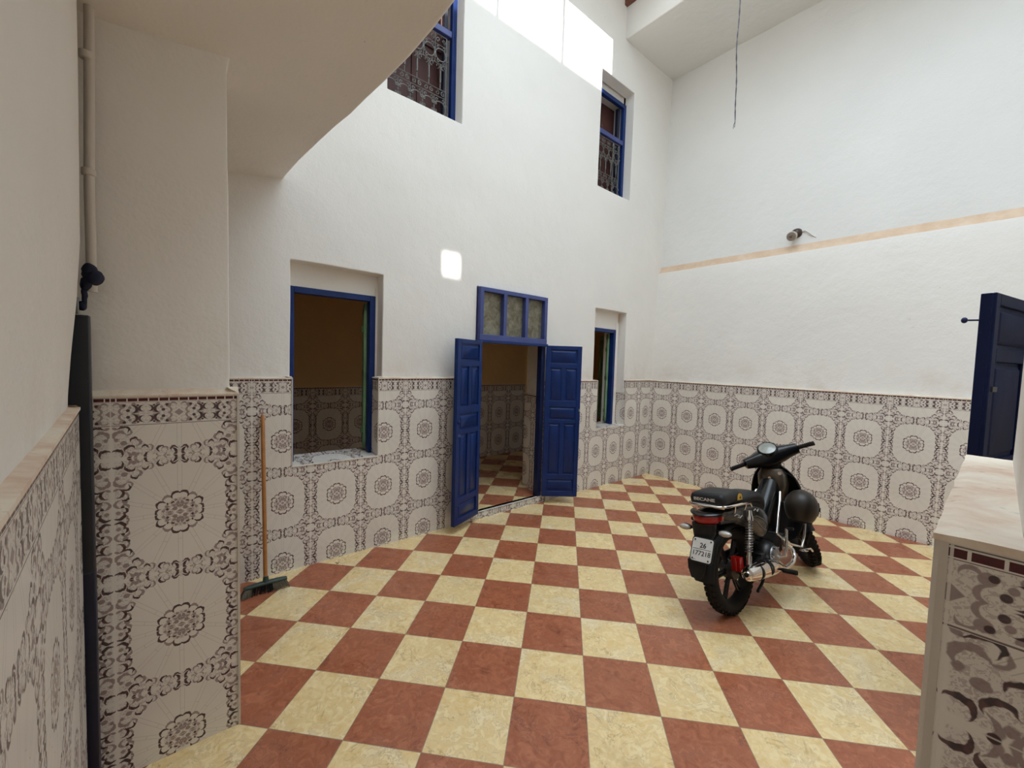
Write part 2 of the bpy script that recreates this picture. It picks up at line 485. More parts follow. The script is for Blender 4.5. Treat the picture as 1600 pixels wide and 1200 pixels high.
# ------------------------------------------------------------------ tiled dado builder
PW, PH = .3725, .4467
BH = .105
def tile_rect(mb, p0, p1, z0, z1, top, zc, sc, per, s0=None, hint=None):
    """vertical tiled rectangle p0->p1 ; s = running coordinate, sc = centre of a motif, per = motif width"""
    p0 = V((p0[0], p0[1])); p1 = V((p1[0], p1[1])); L = (p1 - p0).length
    s0 = 0.0 if s0 is None else s0
    ua, ub = (s0 - sc) / per, (s0 + L - sc) / per
    zb = top - BH
    def quad(a, b_, mat, f):
        mb.add([(p0.x, p0.y, a), (p1.x, p1.y, a), (p1.x, p1.y, b_), (p0.x, p0.y, b_)], [(0, 1, 2, 3)], mat,
               [[(ua, f(a)), (ub, f(a)), (ub, f(b_)), (ua, f(b_))]], smooth=False)
    if z0 < zb: quad(z0, min(z1, zb), TILE, lambda z: (z - zc) / PH)
    if z1 > zb: quad(max(z0, zb), z1, BORDER, lambda z: (z - zb) / BH)
def ledge(mb, p0, p1, off, z, rise=.012, n=None):
    """sloping bare plaster strip on top of a dado, off = 2D offset to the plaster face"""
    p0 = V((p0[0], p0[1])); p1 = V((p1[0], p1[1])); off = V(off)
    k = max(1, int((p1 - p0).length / .07))
    vs = []
    for i in range(k + 1):
        q = p0.lerp(p1, i / k); dz = (noise.noise(V((q.x * 9, q.y * 9, z))) * .003)
        out = q - off.normalized() * .004
        vs += [(out.x, out.y, z - .004), (out.x, out.y, z + .004 + dz), (q.x + off.x * 1.4, q.y + off.y * 1.4, z + rise + dz * 2)]
    fs = []
    for i in range(k):
        a, b_ = 3 * i, 3 * (i + 1)
        fs += [(a, b_, b_ + 1, a + 1), (a + 1, b_ + 1, b_ + 2, a + 2)]
    mb.add(vs, fs, LEDGE)
def trimstrip(mb, x, y, z0, z1, w=.006):
    mb.box((x, y, (z0 + z1) / 2), (w, w, z1 - z0), EDGE)
EDGE = simple('tile_edge_trim', (.60, .55, .48), .4)
JOINT = simple('white_tile_edge', (.82, .80, .76), .35)

def grid_wall(mb, x0, x1, z0, z1, holes, fn, mat, step=.14, tag_=None):
    """plaster sheet in (s,z) with rectangular holes and wobble; fn(s,z,depth)->3D; hole=(s0,s1,z0,z1,depth)"""
    def cuts(a, b_, marks):
        ms = sorted(set([a, b_] + [m for m in marks if a < m < b_])); out = []
        for p, q in zip(ms[:-1], ms[1:]):
            k = max(1, int(math.ceil((q - p) / step)))
            out += [p + (q - p) * i / k for i in range(k)]
        return out + [ms[-1]]
    xs = cuts(x0, x1, [h[0] for h in holes] + [h[1] for h in holes]); zs = cuts(z0, z1, [h[2] for h in holes] + [h[3] for h in holes])
    idx = {}; vs = []; fs = []
    def vid(s, z, d):
        k = (round(s, 5), round(z, 5), round(d, 5))
        if k not in idx: idx[k] = len(vs); vs.append(wob(fn(s, z, d)))
        return idx[k]
    for i in range(len(xs) - 1):
        for j in range(len(zs) - 1):
            cx, cz = (xs[i] + xs[i + 1]) / 2, (zs[j] + zs[j + 1]) / 2
            if any(h[0] < cx < h[1] and h[2] < cz < h[3] for h in holes): continue
            fs.append((vid(xs[i], zs[j], 0), vid(xs[i + 1], zs[j], 0), vid(xs[i + 1], zs[j + 1], 0), vid(xs[i], zs[j + 1], 0)))
    for h in holes:
        hx = [x for x in xs if h[0] <= x <= h[1]]; hz = [z for z in zs if h[2] <= z <= h[3]]
        D = h[4]; ds = [0, D * .5, D]
        sides = h[5] if len(h) > 5 else 'lrtb'
        for a, b_ in zip(ds[:-1], ds[1:]):
            for p, q in zip(hx[:-1], hx[1:]):
                if 'b' in sides: fs.append((vid(p, h[2], a), vid(q, h[2], a), vid(q, h[2], b_), vid(p, h[2], b_)))
                if 't' in sides: fs.append((vid(p, h[3], a), vid(q, h[3], a), vid(q, h[3], b_), vid(p, h[3], b_)))
            for p, q in zip(hz[:-1], hz[1:]):
                if 'l' in sides: fs.append((vid(h[0], p, a), vid(h[0], q, a), vid(h[0], q, b_), vid(h[0], p, b_)))
                if 'r' in sides: fs.append((vid(h[1], p, a), vid(h[1], q, a), vid(h[1], q, b_), vid(h[1], p, b_)))
    mb.add(vs, fs, mat)

# ================================================================== ROOM
TH = math.radians(47.50126822); CT, ST = math.cos(TH), math.sin(TH)
def fuv(x, y): return ((CT * x - ST * y + 1.08267961) * 3, (ST * x + CT * y + 4.32794383) * 3)
# floor of the courtyard (passage included) and raised floor of the room behind
mb = MB()
def fquad(mb, x0, x1, y0, y1, z):
    p = [(x0, y0), (x1, y0), (x1, y1), (x0, y1)]
    mb.add([(x, y, z) for x, y in p], [(0, 1, 2, 3)], FLOOR, [[fuv(*q) for q in p]], smooth=False)
fquad(mb, -6.4, .3, -5.7, .02, 0)
struct(mb.build('floor'))
mb = MB(); fquad(mb, -6.4, 0.6, .02, 2.2, .07)
struct(mb.build('floor'))

# back wall (two windows below, two above, the double door)
TA, TR = 1.405, 1.370          # dado tops left / right of the door
CA, CR = .9570, .9190          # motif centre heights
SA, SR = -4.7515, -.098        # motif centres along the wall
PA, PR_ = .3735, .3680
WD = .13
mb = MB()
holes = [(-4.70, -4.018, 1.40, 2.25, WD, 'lrt'), (-3.085, -2.155, 1.20, 2.29, .10, 'lrt'), (-1.278, -.616, 1.365, 2.277, WD, 'lrt'),
         (-4.003, -3.297, 3.722, 5.13, .14), (-1.338, -.659, 3.753, 5.122, .14)]
holes[0] = (-4.70, -4.018, 1.20, 2.25, WD, 'lrt'); holes[2] = (-1.278, -.616, 1.20, 2.277, WD, 'lrt')
grid_wall(mb, -6.4, .34, 1.20, 6.35, holes, lambda s, z, d: V((s, .028 + d, z)), PLASTER)
wall_back = struct(mb.build('wall_back', bevel=.012, segs=3, angle=50, fixn=True))
# tiled dado of the back wall
mb = MB()
def A(x0, x1, z0, z1, left=True):
    if left: tile_rect(mb, (x0, 0), (x1, 0), z0, z1, TA, CA, SA, PA, s0=x0)
    else: tile_rect(mb, (x0, 0), (x1, 0), z0, z1, TR, CR, SR, PR_, s0=x0)
A(-6.4, -4.69, 0, TA); A(-4.69, -4.057, 0, .765); A(-4.057, -3.08, 0, TA)
A(-2.16, -1.216, 0, TR, False); A(-1.216, -.609, 0, .76, False); A(-.609, .02, 0, TR, False)
off = (0, .03)
for a, b_, z in [(-6.4, -4.69, TA), (-4.057, -3.08, TA), (-2.16, -1.216, TR), (-.609, .10, TR)]: ledge(mb, (a, 0), (b_, 0), off, z)
# window reveals and sills in tile
for xl, xr, zs, zt, zc, back in [(-4.69, -4.057, .765, TA, CA, .34), (-1.216, -.609, .76, TR, CR, .34)]:
    for x, sg in ((xl, 0), (xr, 1)):
        tile_rect(mb, (x, 0), (x, WD + .02), zs, zt, zt, zc, .186 if not sg else .0, PA)
        ledge(mb, (x, 0), (x, WD), (.03 if sg else -.03, 0), zt)
        mb.box((x + (.001 if sg else -.001), -.001, (zs + zt) / 2), (.007, .007, zt - zs), EDGE)
    w = xr - xl
    mb.add([(xl, -.002, zs), (xr, -.002, zs), (xr, back, zs + .012), (xl, back, zs + .012)], [(0, 1, 2, 3)], TILE, [[(.2, .1), (.2 + w / PA, .1), (.2 + w / PA, .55), (.2, .55)]], smooth=False)
    mb.box(((xl + xr) / 2, -.002, zs + .001), (w + .01, .008, .009), JOINT)
struct(mb.build('tile_dado', parent=wall_back, fixn=False))
# threshold riser under the door
mb = MB()
mb.add([(-3.08, 0, 0), (-2.16, 0, 0), (-2.16, 0, .07), (-3.08, 0, .07)], [(0, 1, 2, 3)], TILE, [[(.1, .40), (2.6, .40), (2.6, .56), (.1, .56)]], smooth=False)
mb.box((-2.62, .004, .071), (.92, .016, .006), JOINT)
mb.box((-2.62, .03, .066), (.92, .06, .008), EDGE)
struct(mb.build('threshold', parent=wall_back, fixn=False))

# room behind: rear face of the back wall, far wall, sides, ceiling
zc_i = 1.205 - (TA - CA)
mb = MB()
IB = .35
for a, b_ in [(-6.4, -4.72), (-4.02, -3.10), (-2.05, -1.30), (-.58, .6)]:
    mb.add([(a, IB, .05), (b_, IB, .05), (b_, IB, 3.0), (a, IB, 3.0)], [(0, 1, 2, 3)], PLASTER_IN, smooth=False)
for a, b_, z0, z1 in [(-4.72, -4.02, .07, .76), (-4.72, -4.02, 2.1, 3), (-3.10, -2.05, 2.31, 3), (-1.30, -.58, .07, .75), (-1.30, -.58, 2.1, 3)]:
    mb.add([(a, IB, z0), (b_, IB, z0), (b_, IB, z1), (a, IB, z1)], [(0, 1, 2, 3)], PLASTER_IN, smooth=False)
# inner reveals
for x, z0, z1, y0 in [(-4.72, .765, 2.1, .17), (-4.02, .765, 2.1, .17), (-1.30, .75, 2.1, .17), (-.58, .75, 2.1, .17)]:
    mb.add([(x, y0, z0), (x, IB, z0), (x, IB, z1), (x, y0, z1)], [(0, 1, 2, 3)], PLASTER_IN, smooth=False)
for a, b_, z, y0 in [(-4.72, -4.02, 2.1, .17), (-1.30, -.58, 2.1, .17), (-3.10, -2.05, 2.31, .05)]:
    mb.add([(a, y0, z), (b_, y0, z), (b_, IB, z), (a, IB, z)], [(0, 1, 2, 3)], PLASTER_IN, smooth=False)
# door jambs of the inner side (right one splayed, tiled below)
mb.add([(-3.10, .05, .07), (-3.10, IB, .07), (-3.10, IB, 2.31), (-3.10, .05, 2.31)], [(0, 1, 2, 3)], PLASTER_IN, smooth=False)
mb.add([(-2.13, .06, 1.2), (-2.035, .43, 1.2), (-2.035, .43, 2.31), (-2.13, .06, 2.31)], [(0, 1, 2, 3)], PLASTER, smooth=False)
tile_rect(mb, (-2.155, .05), (-2.05, .44), .07, 1.195, 1.195, .735, .0, PA)
mb.add([(-2.155, .05, 1.195), (-2.05, .44, 1.195), (-2.03, .44, 1.205), (-2.12, .05, 1.205)], [(0, 1, 2, 3)], LEDGE, smooth=False)
mb.add([(-2.05, .44, .07), (-1.9, .44, .07), (-1.9, .44, 2.31), (-2.05, .44, 2.31)], [(0, 1, 2, 3)], PLASTER_IN, smooth=False)
mb.add([(-1.9, .44, .07), (-1.9, IB, .07), (-1.9, IB, 2.31), (-1.9, .44, 2.31)], [(0, 1, 2, 3)], PLASTER_IN, smooth=False)
mb.add([(-6.4, .46, 3.0), (.6, .46, 3.0), (.6, .46, 6.4), (-6.4, .46, 6.4)], [(0, 1, 2, 3)], PLASTER_IN, smooth=False)
struct(mb.build('wall_inner', fixn=False))
mb = MB()
IY = 1.92
mb.add([(-6.4, IY + .003, 1.20), (.6, IY + .003, 1.20), (.6, IY + .003, 3.0), (-6.4, IY + .003, 3.0)], [(0, 1, 2, 3)], PLASTER_IN, smooth=False)
tile_rect(mb, (-6.4, IY), (.6, IY), .07, 1.205, 1.205, zc_i, .28, PA)
for i in range(9):
    mb.ell((-1.36 + random.uniform(-.13, .2), IY + .012, 1.56 + random.uniform(-.03, .05)), (random.uniform(.012, .045), .009, random.uniform(.008, .02)), simple('flaked_paint_patch', (.16, .08, .05), .8) if i == 0 else bpy.data.materials['flaked_paint_patch'], 8, 5)
struct(mb.build('wall_far', fixn=False))
mb = MB()
mb.add([(-6.4, IB, .05), (-6.4, IY, .05), (-6.4, IY, 3), (-6.4, IB, 3)], [(0, 1, 2, 3)], PLASTER_IN, smooth=False)
struct(mb.build('wall_inner_left', fixn=False))
mb = MB(); mb.add([(.6, IB, .05), (.6, IY, .05), (.6, IY, 3), (.6, IB, 3)], [(0, 1, 2, 3)], PLASTER_IN, smooth=False)
struct(mb.build('wall_inner_right', fixn=False))
mb = MB(); mb.add([(-6.4, IB - .3, 3.0), (.6, IB - .3, 3.0), (.6, IY + .1, 3.0), (-6.4, IY + .1, 3.0)], [(0, 1, 2, 3)], PLASTER_IN, smooth=False)
struct(mb.build('ceiling', fixn=False))

# right wall: tiled dado, leaning plaster, plaster shelf with the peach stripe, set back wall above
TB, CB = 1.366, .9130
SB, PB = 2.0385, .3680
mb = MB()
YB = -5.6
prof = [(.05, 1.25), (.055, 1.38), (.08, 1.8), (.105, 2.3), (.135, 2.90), (.14, 2.925)]
ys = [.05 + (YB - .05) * i / 45 for i in range(46)]
def strip(mb, prof, ys, mat, fine=.16):
    pp = []
    for (a, b_), (c, d) in zip(prof[:-1], prof[1:]):
        k = max(1, int(math.ceil(math.hypot(c - a, d - b_) / fine)))
        pp += [(a + (c - a) * i / k, b_ + (d - b_) * i / k) for i in range(k)]
    pp.append(prof[-1])
    vs = []
    for y in ys:
        for x, z in pp: vs.append(wob((x, y, z)))
    n = len(pp); fs = [(i * n + j, (i + 1) * n + j, (i + 1) * n + j + 1, i * n + j + 1) for i in range(len(ys) - 1) for j in range(n - 1)]
    mb.add(vs, fs, mat)
strip(mb, prof, ys, PLASTER)
strip(mb, [(.14, 2.925), (.155, 2.945), (.185, 2.995), (.20, 3.02)], ys, STRIPE)
strip(mb, [(.20, 3.02), (.21, 3.6), (.215, 4.4), (.235, 5.2), (.26, 5.80)], ys, PLASTER_DIM)
wall_right = struct(mb.build('wall_right'))
mb = MB()
tile_rect(mb, (.004, .0), (-.013, YB), 0, TB, TB, CB, SB, PB, s0=0)
ledge(mb, (.004, .02), (-.013, YB), (.055, 0), TB)
struct(mb.build('tile_dado', parent=wall_right, fixn=False))

# pillar on the left with its dado, plaster joining the low ceiling
mb = MB()
cx0, cx1, cy0, cy1 = -6.4, -5.160, -1.265, -.93
tile_rect(mb, (cx0, cy0), (cx1, cy0), 0, TA, TA, CA + .002, -5.160 - PW / 2, PW, s0=cx0)
tile_rect(mb, (cx1, cy0), (cx1, cy1), 0, TA, TA, CA, .186, PW)
tile_rect(mb, (cx1, cy1), (cx0, cy1), 0, TA, TA, CA, .186, PW)
mb.box((cx1 + .001, cy0 - .001, TA / 2), (.008, .008, TA), EDGE)
ledge(mb, (cx0, cy0), (cx1 + .004, cy0), (0, .025), TA + .001, .03)
ledge(mb, (cx1, cy0), (cx1, cy1), (-.025, 0), TA, .03)
pillar_dado = mb
mb = MB()
def colring(z, g=0.0):
    x1 = -5.187 + g; y0 = -1.24 - g * .8; y1 = cy1 - .025
    pts = []
    for i in range(9): pts.append((cx0 + (x1 - .012 - cx0) * i / 8, y0))
    pts += [(x1 - .003, y0 + .003), (x1, y0 + .012)]
    for i in range(1, 4): pts.append((x1, y0 + (y1 - y0) * i / 3))
    pts.append((cx0, y1))
    return [wob((x, y, z), .004) for x, y in pts]
zsr = [1.39, 1.45, 1.6, 1.75, 1.9, 2.05, 2.2, 2.35, 2.5, 2.6]
rings = [colring(z) for z in zsr] + [colring(2.67, .0), colring(2.70, .003), colring(2.725, .010), colring(2.75, .024)]
mb.loft(rings, PLASTER, caps=False)
wall_pillar = struct(mb.build('wall_pillar', fixn=True))
struct(pillar_dado.build('tile_dado', parent=wall_pillar, fixn=False))

# low ceiling slab of the gallery with its wavy front edge, and the upper left wall standing on it
edge = [(-4.741, .06), (-4.741, -.02), (-4.725, -.33), (-4.696, -.68), (-4.676, -.9), (-4.653, -1.07), (-4.64, -1.25), (-4.624, -1.41), (-4.61, -1.63), (-4.607, -1.84), (-4.612, -2.05), (-4.62, -2.4), (-4.63, -3.0), (-4.64, -3.6), (-4.65, -5.7)]
def sz(x): return 2.79 + .15 * (min(x, -4.74) + 4.74) if x > -5.5 else 2.676
mb = MB(); vs = []; fs = []
NS = 12
for ex, ey in edge:
    for j in range(NS + 1):
        x = ex + (-6.4 - ex) * (j / NS)
        vs.append(wob((x, ey, sz(x) + (.004 if j == 0 else 0)), .004, 1.3))
for i in range(len(edge) - 1):
    for j in range(NS): a = i * (NS + 1) + j; fs.append((a, a + 1, a + NS + 2, a + NS + 1))
b0 = len(vs)
for k, (ex, ey) in enumerate(edge):
    for z in (3.0, 3.6, 4.4, 5.2, 6.35): vs.append(wob((ex + .002, ey, z)))
for i in range(len(edge) - 1):
    a = i * (NS + 1); c = (i + 1) * (NS + 1); r = b0 + 5 * i; q = b0 + 5 * (i + 1)
    fs.append((a, c, q, r))
    for j in range(4): fs.append((r + j, q + j, q + j + 1, r + j + 1))
mb.add(vs, fs, PLASTER)
struct(mb.build('ceiling', bevel=.012, segs=3, angle=60))

# near-left wall beside the camera
mb = MB()
L0 = V((-5.597, -1.37)); L1 = V((-5.440, -3.90)); ld = (L1 - L0).normalized(); ln_ = V((-ld.y, ld.x));
if ln_.x > 0: ln_ = -ln_
TL = 1.380
def lp(s, off=0.0): q = L0 + ld * s + ln_ * off; return q
Ll = (L1 - L0).length
tile_rect(mb, lp(0), lp(Ll), 0, TL, TL, .932, .02, PW)
tile_rect(mb, (L0.x - .5, L0.y), lp(0), 0, TL, TL, .932, .3, PW)
ledge(mb, lp(0), lp(Ll), ln_ * .036, TL, .014)
ledge(mb, (L0.x - .5, L0.y), lp(0), (0, -.03), TL, .014)
ldado = mb
mb = MB()
prof = [(.020, 1.36), (.018, 1.42), (.010, 1.55), (-.004, 1.72), (-.014, 1.90), (-.020, 2.3), (-.024, 2.80)]
vs = []
zsn = []
for (a, b_), (c, d) in zip(prof[:-1], prof[1:]):
    for i in range(3): zsn.append((a + (c - a) * i / 3, b_ + (d - b_) * i / 3))
zsn.append(prof[-1])
NL = 20
cols = [(V((L0.x - .6, L0.y)), 1), (V((L0.x - .3, L0.y)), 1), (V((L0.x - .08, L0.y)), 1)]
def lcol(k, off):
    if k < 3:
        q = cols[k][0]; return V((q.x - off, q.y - .03 - .0))
    s = .012 + (Ll - .012) * ((k - 3) / NL) ** 1.0
    q = lp(s, off)
    if k == 3: q = V((q.x, L0.y - .034))
    return q
for k in range(NL + 4):
    for off_, z in zsn:
        q = lcol(k, off_); vs.append(wob((q.x, q.y, z), .0035))
n = len(zsn); fs = [(i * n + j, (i + 1) * n + j, (i + 1) * n + j + 1, i * n + j + 1) for i in range(NL + 3) for j in range(n - 1)]
mb.add(vs, fs, PLASTER)
wall_left = struct(mb.build('wall_left', bevel=.008, segs=2, angle=50))
struct(ldado.build('tile_dado', parent=wall_left, fixn=False))

# right jamb wall beside the camera: tiled block with a bare plaster top, plaster set back above it
mb = MB()
rx0, rx1, ry = -4.650, -3.86, -3.220
TZ = 1.378
tile_rect(mb, (rx0, ry - .009), (rx0, -3.66), 0, TZ - .008, TZ - .012, .925, .190, PW)
tile_rect(mb, (rx0 + .016, ry), (rx1, ry), 0, TZ - .008, TZ - .012, .925, .18, PW)
tile_rect(mb, (rx1, ry), (rx1, -3.66), 0, TZ - .008, TZ - .012, .925, .18, PW)
mb.loft([[(rx0 - .002, ry - .010, z), (rx0 - .003, ry - .002, z), (rx0 + .002, ry + .003, z), (rx0 + .018, ry + .002, z), (rx0 + .018, ry - .010, z)] for z in (0, TZ - .01)], EDGE, smooth=False)
rdado = mb
mb = MB()
def bx(x0, x1, y0, y1, z0, z1, mat, st=.12):
    def fc(o, a, b_):
        o, a, b_ = V(o), V(a), V(b_); na = max(1, int(a.length / st)); nb = max(1, int(b_.length / st))
        vs = [wob(o + a * i / na + b_ * j / nb, .004) for i in range(na + 1) for j in range(nb + 1)]
        mb.add(vs, [(i * (nb + 1) + j, (i + 1) * (nb + 1) + j, (i + 1) * (nb + 1) + j + 1, i * (nb + 1) + j + 1) for i in range(na) for j in range(nb)], mat)
    fc((x0, y1, z0), (x1 - x0, 0, 0), (0, 0, z1 - z0)); fc((x0, y0, z0), (0, y1 - y0, 0), (0, 0, z1 - z0)); fc((x1, y0, z0), (0, y1 - y0, 0), (0, 0, z1 - z0))
bx(-4.60, -3.915, -3.66, -3.288, TZ - .02, 6.35, PLASTER)
for a_, b2_ in (((-4.65, -3.66), (-3.86, -3.66)),): mb.add([(a_[0], a_[1], 0), (b2_[0], b2_[1], 0), (b2_[0], b2_[1], 6.35), (a_[0], a_[1], 6.35)], [(0, 1, 2, 3)], PLASTER)
wall_jamb = struct(mb.build('wall_jamb'))
struct(rdado.build('tile_dado', parent=wall_jamb, fixn=False))
mb = MB()   # bare plaster ledge, slightly uneven slab
NX, NY = 24, 34; vs = []
xs_ = [rx0 - .004 + (rx1 + .006 - rx0) * i / NX for i in range(NX + 1)]; ys_ = [ry + .004 + (-.445) * j / NY for j in range(NY + 1)]
for i, x in enumerate(xs_):
    for j, y in enumerate(ys_):
        h = TZ + noise.noise(V((x * 9, y * 9, 0))) * .003 + noise.noise(V((x * 30, y * 30, 5))) * .0012 - (.004 if i in (0, NX) or j == 0 else 0)
        vs.append((x + (noise.noise(V((y * 14, 1, 1))) * .004 if i in (0, NX) else 0), y + (noise.noise(V((x * 14, 2, 1))) * .003 if j == 0 else 0), h))
fs = [(i * (NY + 1) + j, (i + 1) * (NY + 1) + j, (i + 1) * (NY + 1) + j + 1, i * (NY + 1) + j + 1) for i in range(NX) for j in range(NY)]
b0 = len(vs)
rim = [i * (NY + 1) for i in range(NX + 1)]
lft = list(range(NY + 1)); rgt = [NX * (NY + 1) + j for j in range(NY + 1)]
for seq in (rim, lft, rgt):
    st = len(vs)
    for k in seq: vs.append((vs[k][0], vs[k][1], TZ - .012))
    for k in range(len(seq) - 1): fs.append((seq[k], seq[k + 1], st + k + 1, st + k))
mb.add(vs, fs, LEDGE)
struct(mb.build('ledge', parent=wall_jamb, fixn=True))

# wall on the camera's side of the courtyard (unseen; extra height and hole added to trim the sun to a band and a spot)
SUN_E = math.radians(38); TE = math.tan(SUN_E)
YF = -5.40
mb = MB()
ztop = 4.90 + (-YF) * TE
hz = 2.46 + (-YF) * TE
hole = (-3.466, -3.290, hz - .10, hz + .194, .12)
grid_wall(mb, -4.7, 1.0, 0, ztop, [hole], lambda s, z, d: V((s, YF - d, z)), PLASTER_DIM, step=.5)
grid_wall(mb, -6.6, 1.0, 6.0, ztop, [hole[:4] + (0.0, '')], lambda s, z, d: V((s, YF - .12, z)), PLASTER_DIM, step=.5)
struct(mb.build('wall_front_sun_block'))

# passage behind the camera
mb = MB()
mb.add([(-5.44, -3.88, 0), (-5.44, -5.7, 0), (-5.44, -5.7, 2.9), (-5.44, -3.88, 2.9)], [(0, 1, 2, 3)], PLASTER, smooth=False)
mb.add([(-6.42, -5.66, 0), (1.0, -5.66, 0), (1.0, -5.66, 6.4), (-6.42, -5.66, 6.4)], [(0, 1, 2, 3)], PLASTER, smooth=False)
struct(mb.build('wall_rear', fixn=False))
mb = MB()
mb.add([(-6.40, 2.1, -.02), (-6.40, -5.7, -.02), (-6.40, -5.7, 6.4), (-6.40, 2.1, 6.4)], [(0, 1, 2, 3)], PLASTER, smooth=False)
struct(mb.build('wall_outer_left', fixn=False))

mb = MB()   # low partition the right-hand door hangs on
mb.box((-1.86, -3.53, 1.05), (.40, .12, 2.10), PLASTER)
struct(mb.build('wall_partition', bevel=.01))
# soffit along the right wall and the roof above, with the light opening
mb = MB(); vs = []; fs = []
n = 14
for i in range(n + 1):
    y = .03 + (YF - .03) * i / n
    for x, z in [(.30, 5.70), (-.1, 5.685), (-.5, 5.68), (-.90, 5.68), (-.905, 5.95), (-.90, 6.25)]: vs.append(wob((x, y, z), .004))
for i in range(n):
    for j in range(5): a = i * 6 + j; fs.append((a, a + 6, a + 7, a + 1))
mb.add(vs, fs, PLASTER_DIM)
struct(mb.build('ceiling', bevel=.01, segs=2, angle=50))
RZ = 6.25; yn = -(RZ - 5.56) / TE      # near edge of the opening: top of the sun patch at z 5.56
mb = MB()
mb.box((-2.2, (yn + .7) / 2, RZ + .06), (5.2, .7 - yn, .12), CONC)                   # strip over the back wall
mb.box((0.1, -2.7, RZ + .062), (2.52, 6.4, .12), CONC)                               # strip over the soffit, edge x=-1.16
mb.box((-5.6, -2.4, RZ + .061), (2.0, 7.0, .12), CONC)                               # over the gallery
struct(mb.build('roof'))
# skylight bars over the opening, thin shadows on the sun patch
fr = empty('skylight_frame', (-2.9, -1.8, RZ + .12))
tag(fr, 'dark thin bars of the roof light frame above the sunlit back wall', 'skylight frame')
for x in (-2.03, -2.93, -3.83):
    mb = MB(lambda p: p - V((-2.9, -1.8, RZ + .12))); mb.tube([(x, .1, RZ + .135), (x, -5.3, RZ + .135)], .017, IRON, 8); mb.build('bar', parent=fr)
for y in (yn - .09, -2.6, -4.0):
    mb = MB(lambda p: p - V((-2.9, -1.8, RZ + .12))); mb.tube([(-4.9, y, RZ + .135), (-.95, y, RZ + .135)], .014, IRON, 8); mb.build('bar', parent=fr)
bm_ = MB(lambda p: p - V((-.93, -.25, 6.17)))
bm_.box((-.925, -.25, 6.10), (.055, .56, .07), BEAMW)
o = bm_.build('timber_beam', bevel=.004); o.location = (-.93, -.25, 6.17)
tag(o, 'red-brown timber end showing at the very top of the courtyard corner', 'beam')

# upper rooms behind the high windows: closed dark red-brown shutters
def frame_bars(mb, x0, x1, z0, z1, y, d, w, mat, bottom=True):
    mb.box((x0 + w / 2, y, (z0 + z1) / 2), (w, d, z1 - z0), mat); mb.box((x1 - w / 2, y, (z0 + z1) / 2), (w, d, z1 - z0), mat)
    mb.box(((x0 + x1) / 2, y, z1 - w / 2), (x1 - x0 - 2 * w, d, w), mat)
    if bottom: mb.box(((x0 + x1) / 2, y, z0 + w / 2), (x1 - x0 - 2 * w, d, w), mat)

def scroll(mb, c, r, a0, turns, y, rad=.0032, sgn=1):
    pts = []
    for i in range(16):
        t = i / 15; rr = r * (1 - .72 * t); a = a0 + sgn * turns * 2 * PI * t
        pts.append((c[0] + rr * math.cos(a), y, c[1] + rr * math.sin(a)))
    mb.tube(pts, rad * 1.25, IRON, 5)
def grille(x0, x1, z0, z1, y, parent):
    """wrought iron: rosette rows above and below, balusters with collars between"""
    mb = MB(); H = z1 - z0; W = x1 - x0; n = 5; w = W / n
    rows = [z0, z0 + H * .27, z0 + H * .36, z0 + H * .66, z0 + H * .88, z1]
    for z in rows: mb.tube([(x0, y, z), (x1, y, z)], .004, IRON, 6)
    for x in (x0, x1): mb.tube([(x, y, z0), (x, y, z1)], .005, IRON, 6)
    for i in range(n):
        cx = x0 + w * (i + .5)
        for zc, rr in [(z0 + H * .135, H * .082), (z0 + H * .77, H * .072)]:
            mb.tube([(cx + rr * math.cos(a * PI / 8), y, zc + rr * math.sin(a * PI / 8)) for a in range(16)], .0045, IRON, 5, closed=True)
            for k in range(8):
                a = k * PI / 4 + PI / 8
                scroll(mb, (cx + rr * 1.28 * math.cos(a), zc + rr * 1.28 * math.sin(a)), rr * .30, a + PI, .9, y - .004 * (k % 2), sgn=1 if k % 2 else -1)
        for s in (-1, 1):
            scroll(mb, (cx + s * w * .24, z0 + H * .315), w * .18, PI / 2, 1.1, y, sgn=s)
            scroll(mb, (cx + s * w * .24, z0 + H * .94), w * .18, -PI / 2, 1.1, y, sgn=s)
            scroll(mb, (cx + s * w * .26, z0 + H * .63), w * .2, -PI / 2, .9, y, sgn=-s)
        for bx_ in (cx,):
            mb.tube([(bx_, y, rows[2]), (bx_, y, rows[3])], .0045, IRON, 6)
            mb.lathe((bx_, y, z0 + H * .43), (0, 0, 1), [(.004, 0), (.011, .004), (.006, .012), (.009, .03), (.0075, H * .15), (.010, H * .152), (.013, H * .165), (.004, H * .17)], IRON, 8)
        if i:
            x = x0 + w * i
            mb.tube([(x, y, z0), (x, y, rows[1])], .003, IRON, 5); mb.tube([(x, y, rows[3]), (x, y, z1)], .003, IRON, 5)
    return mb.build('grille', parent=parent)

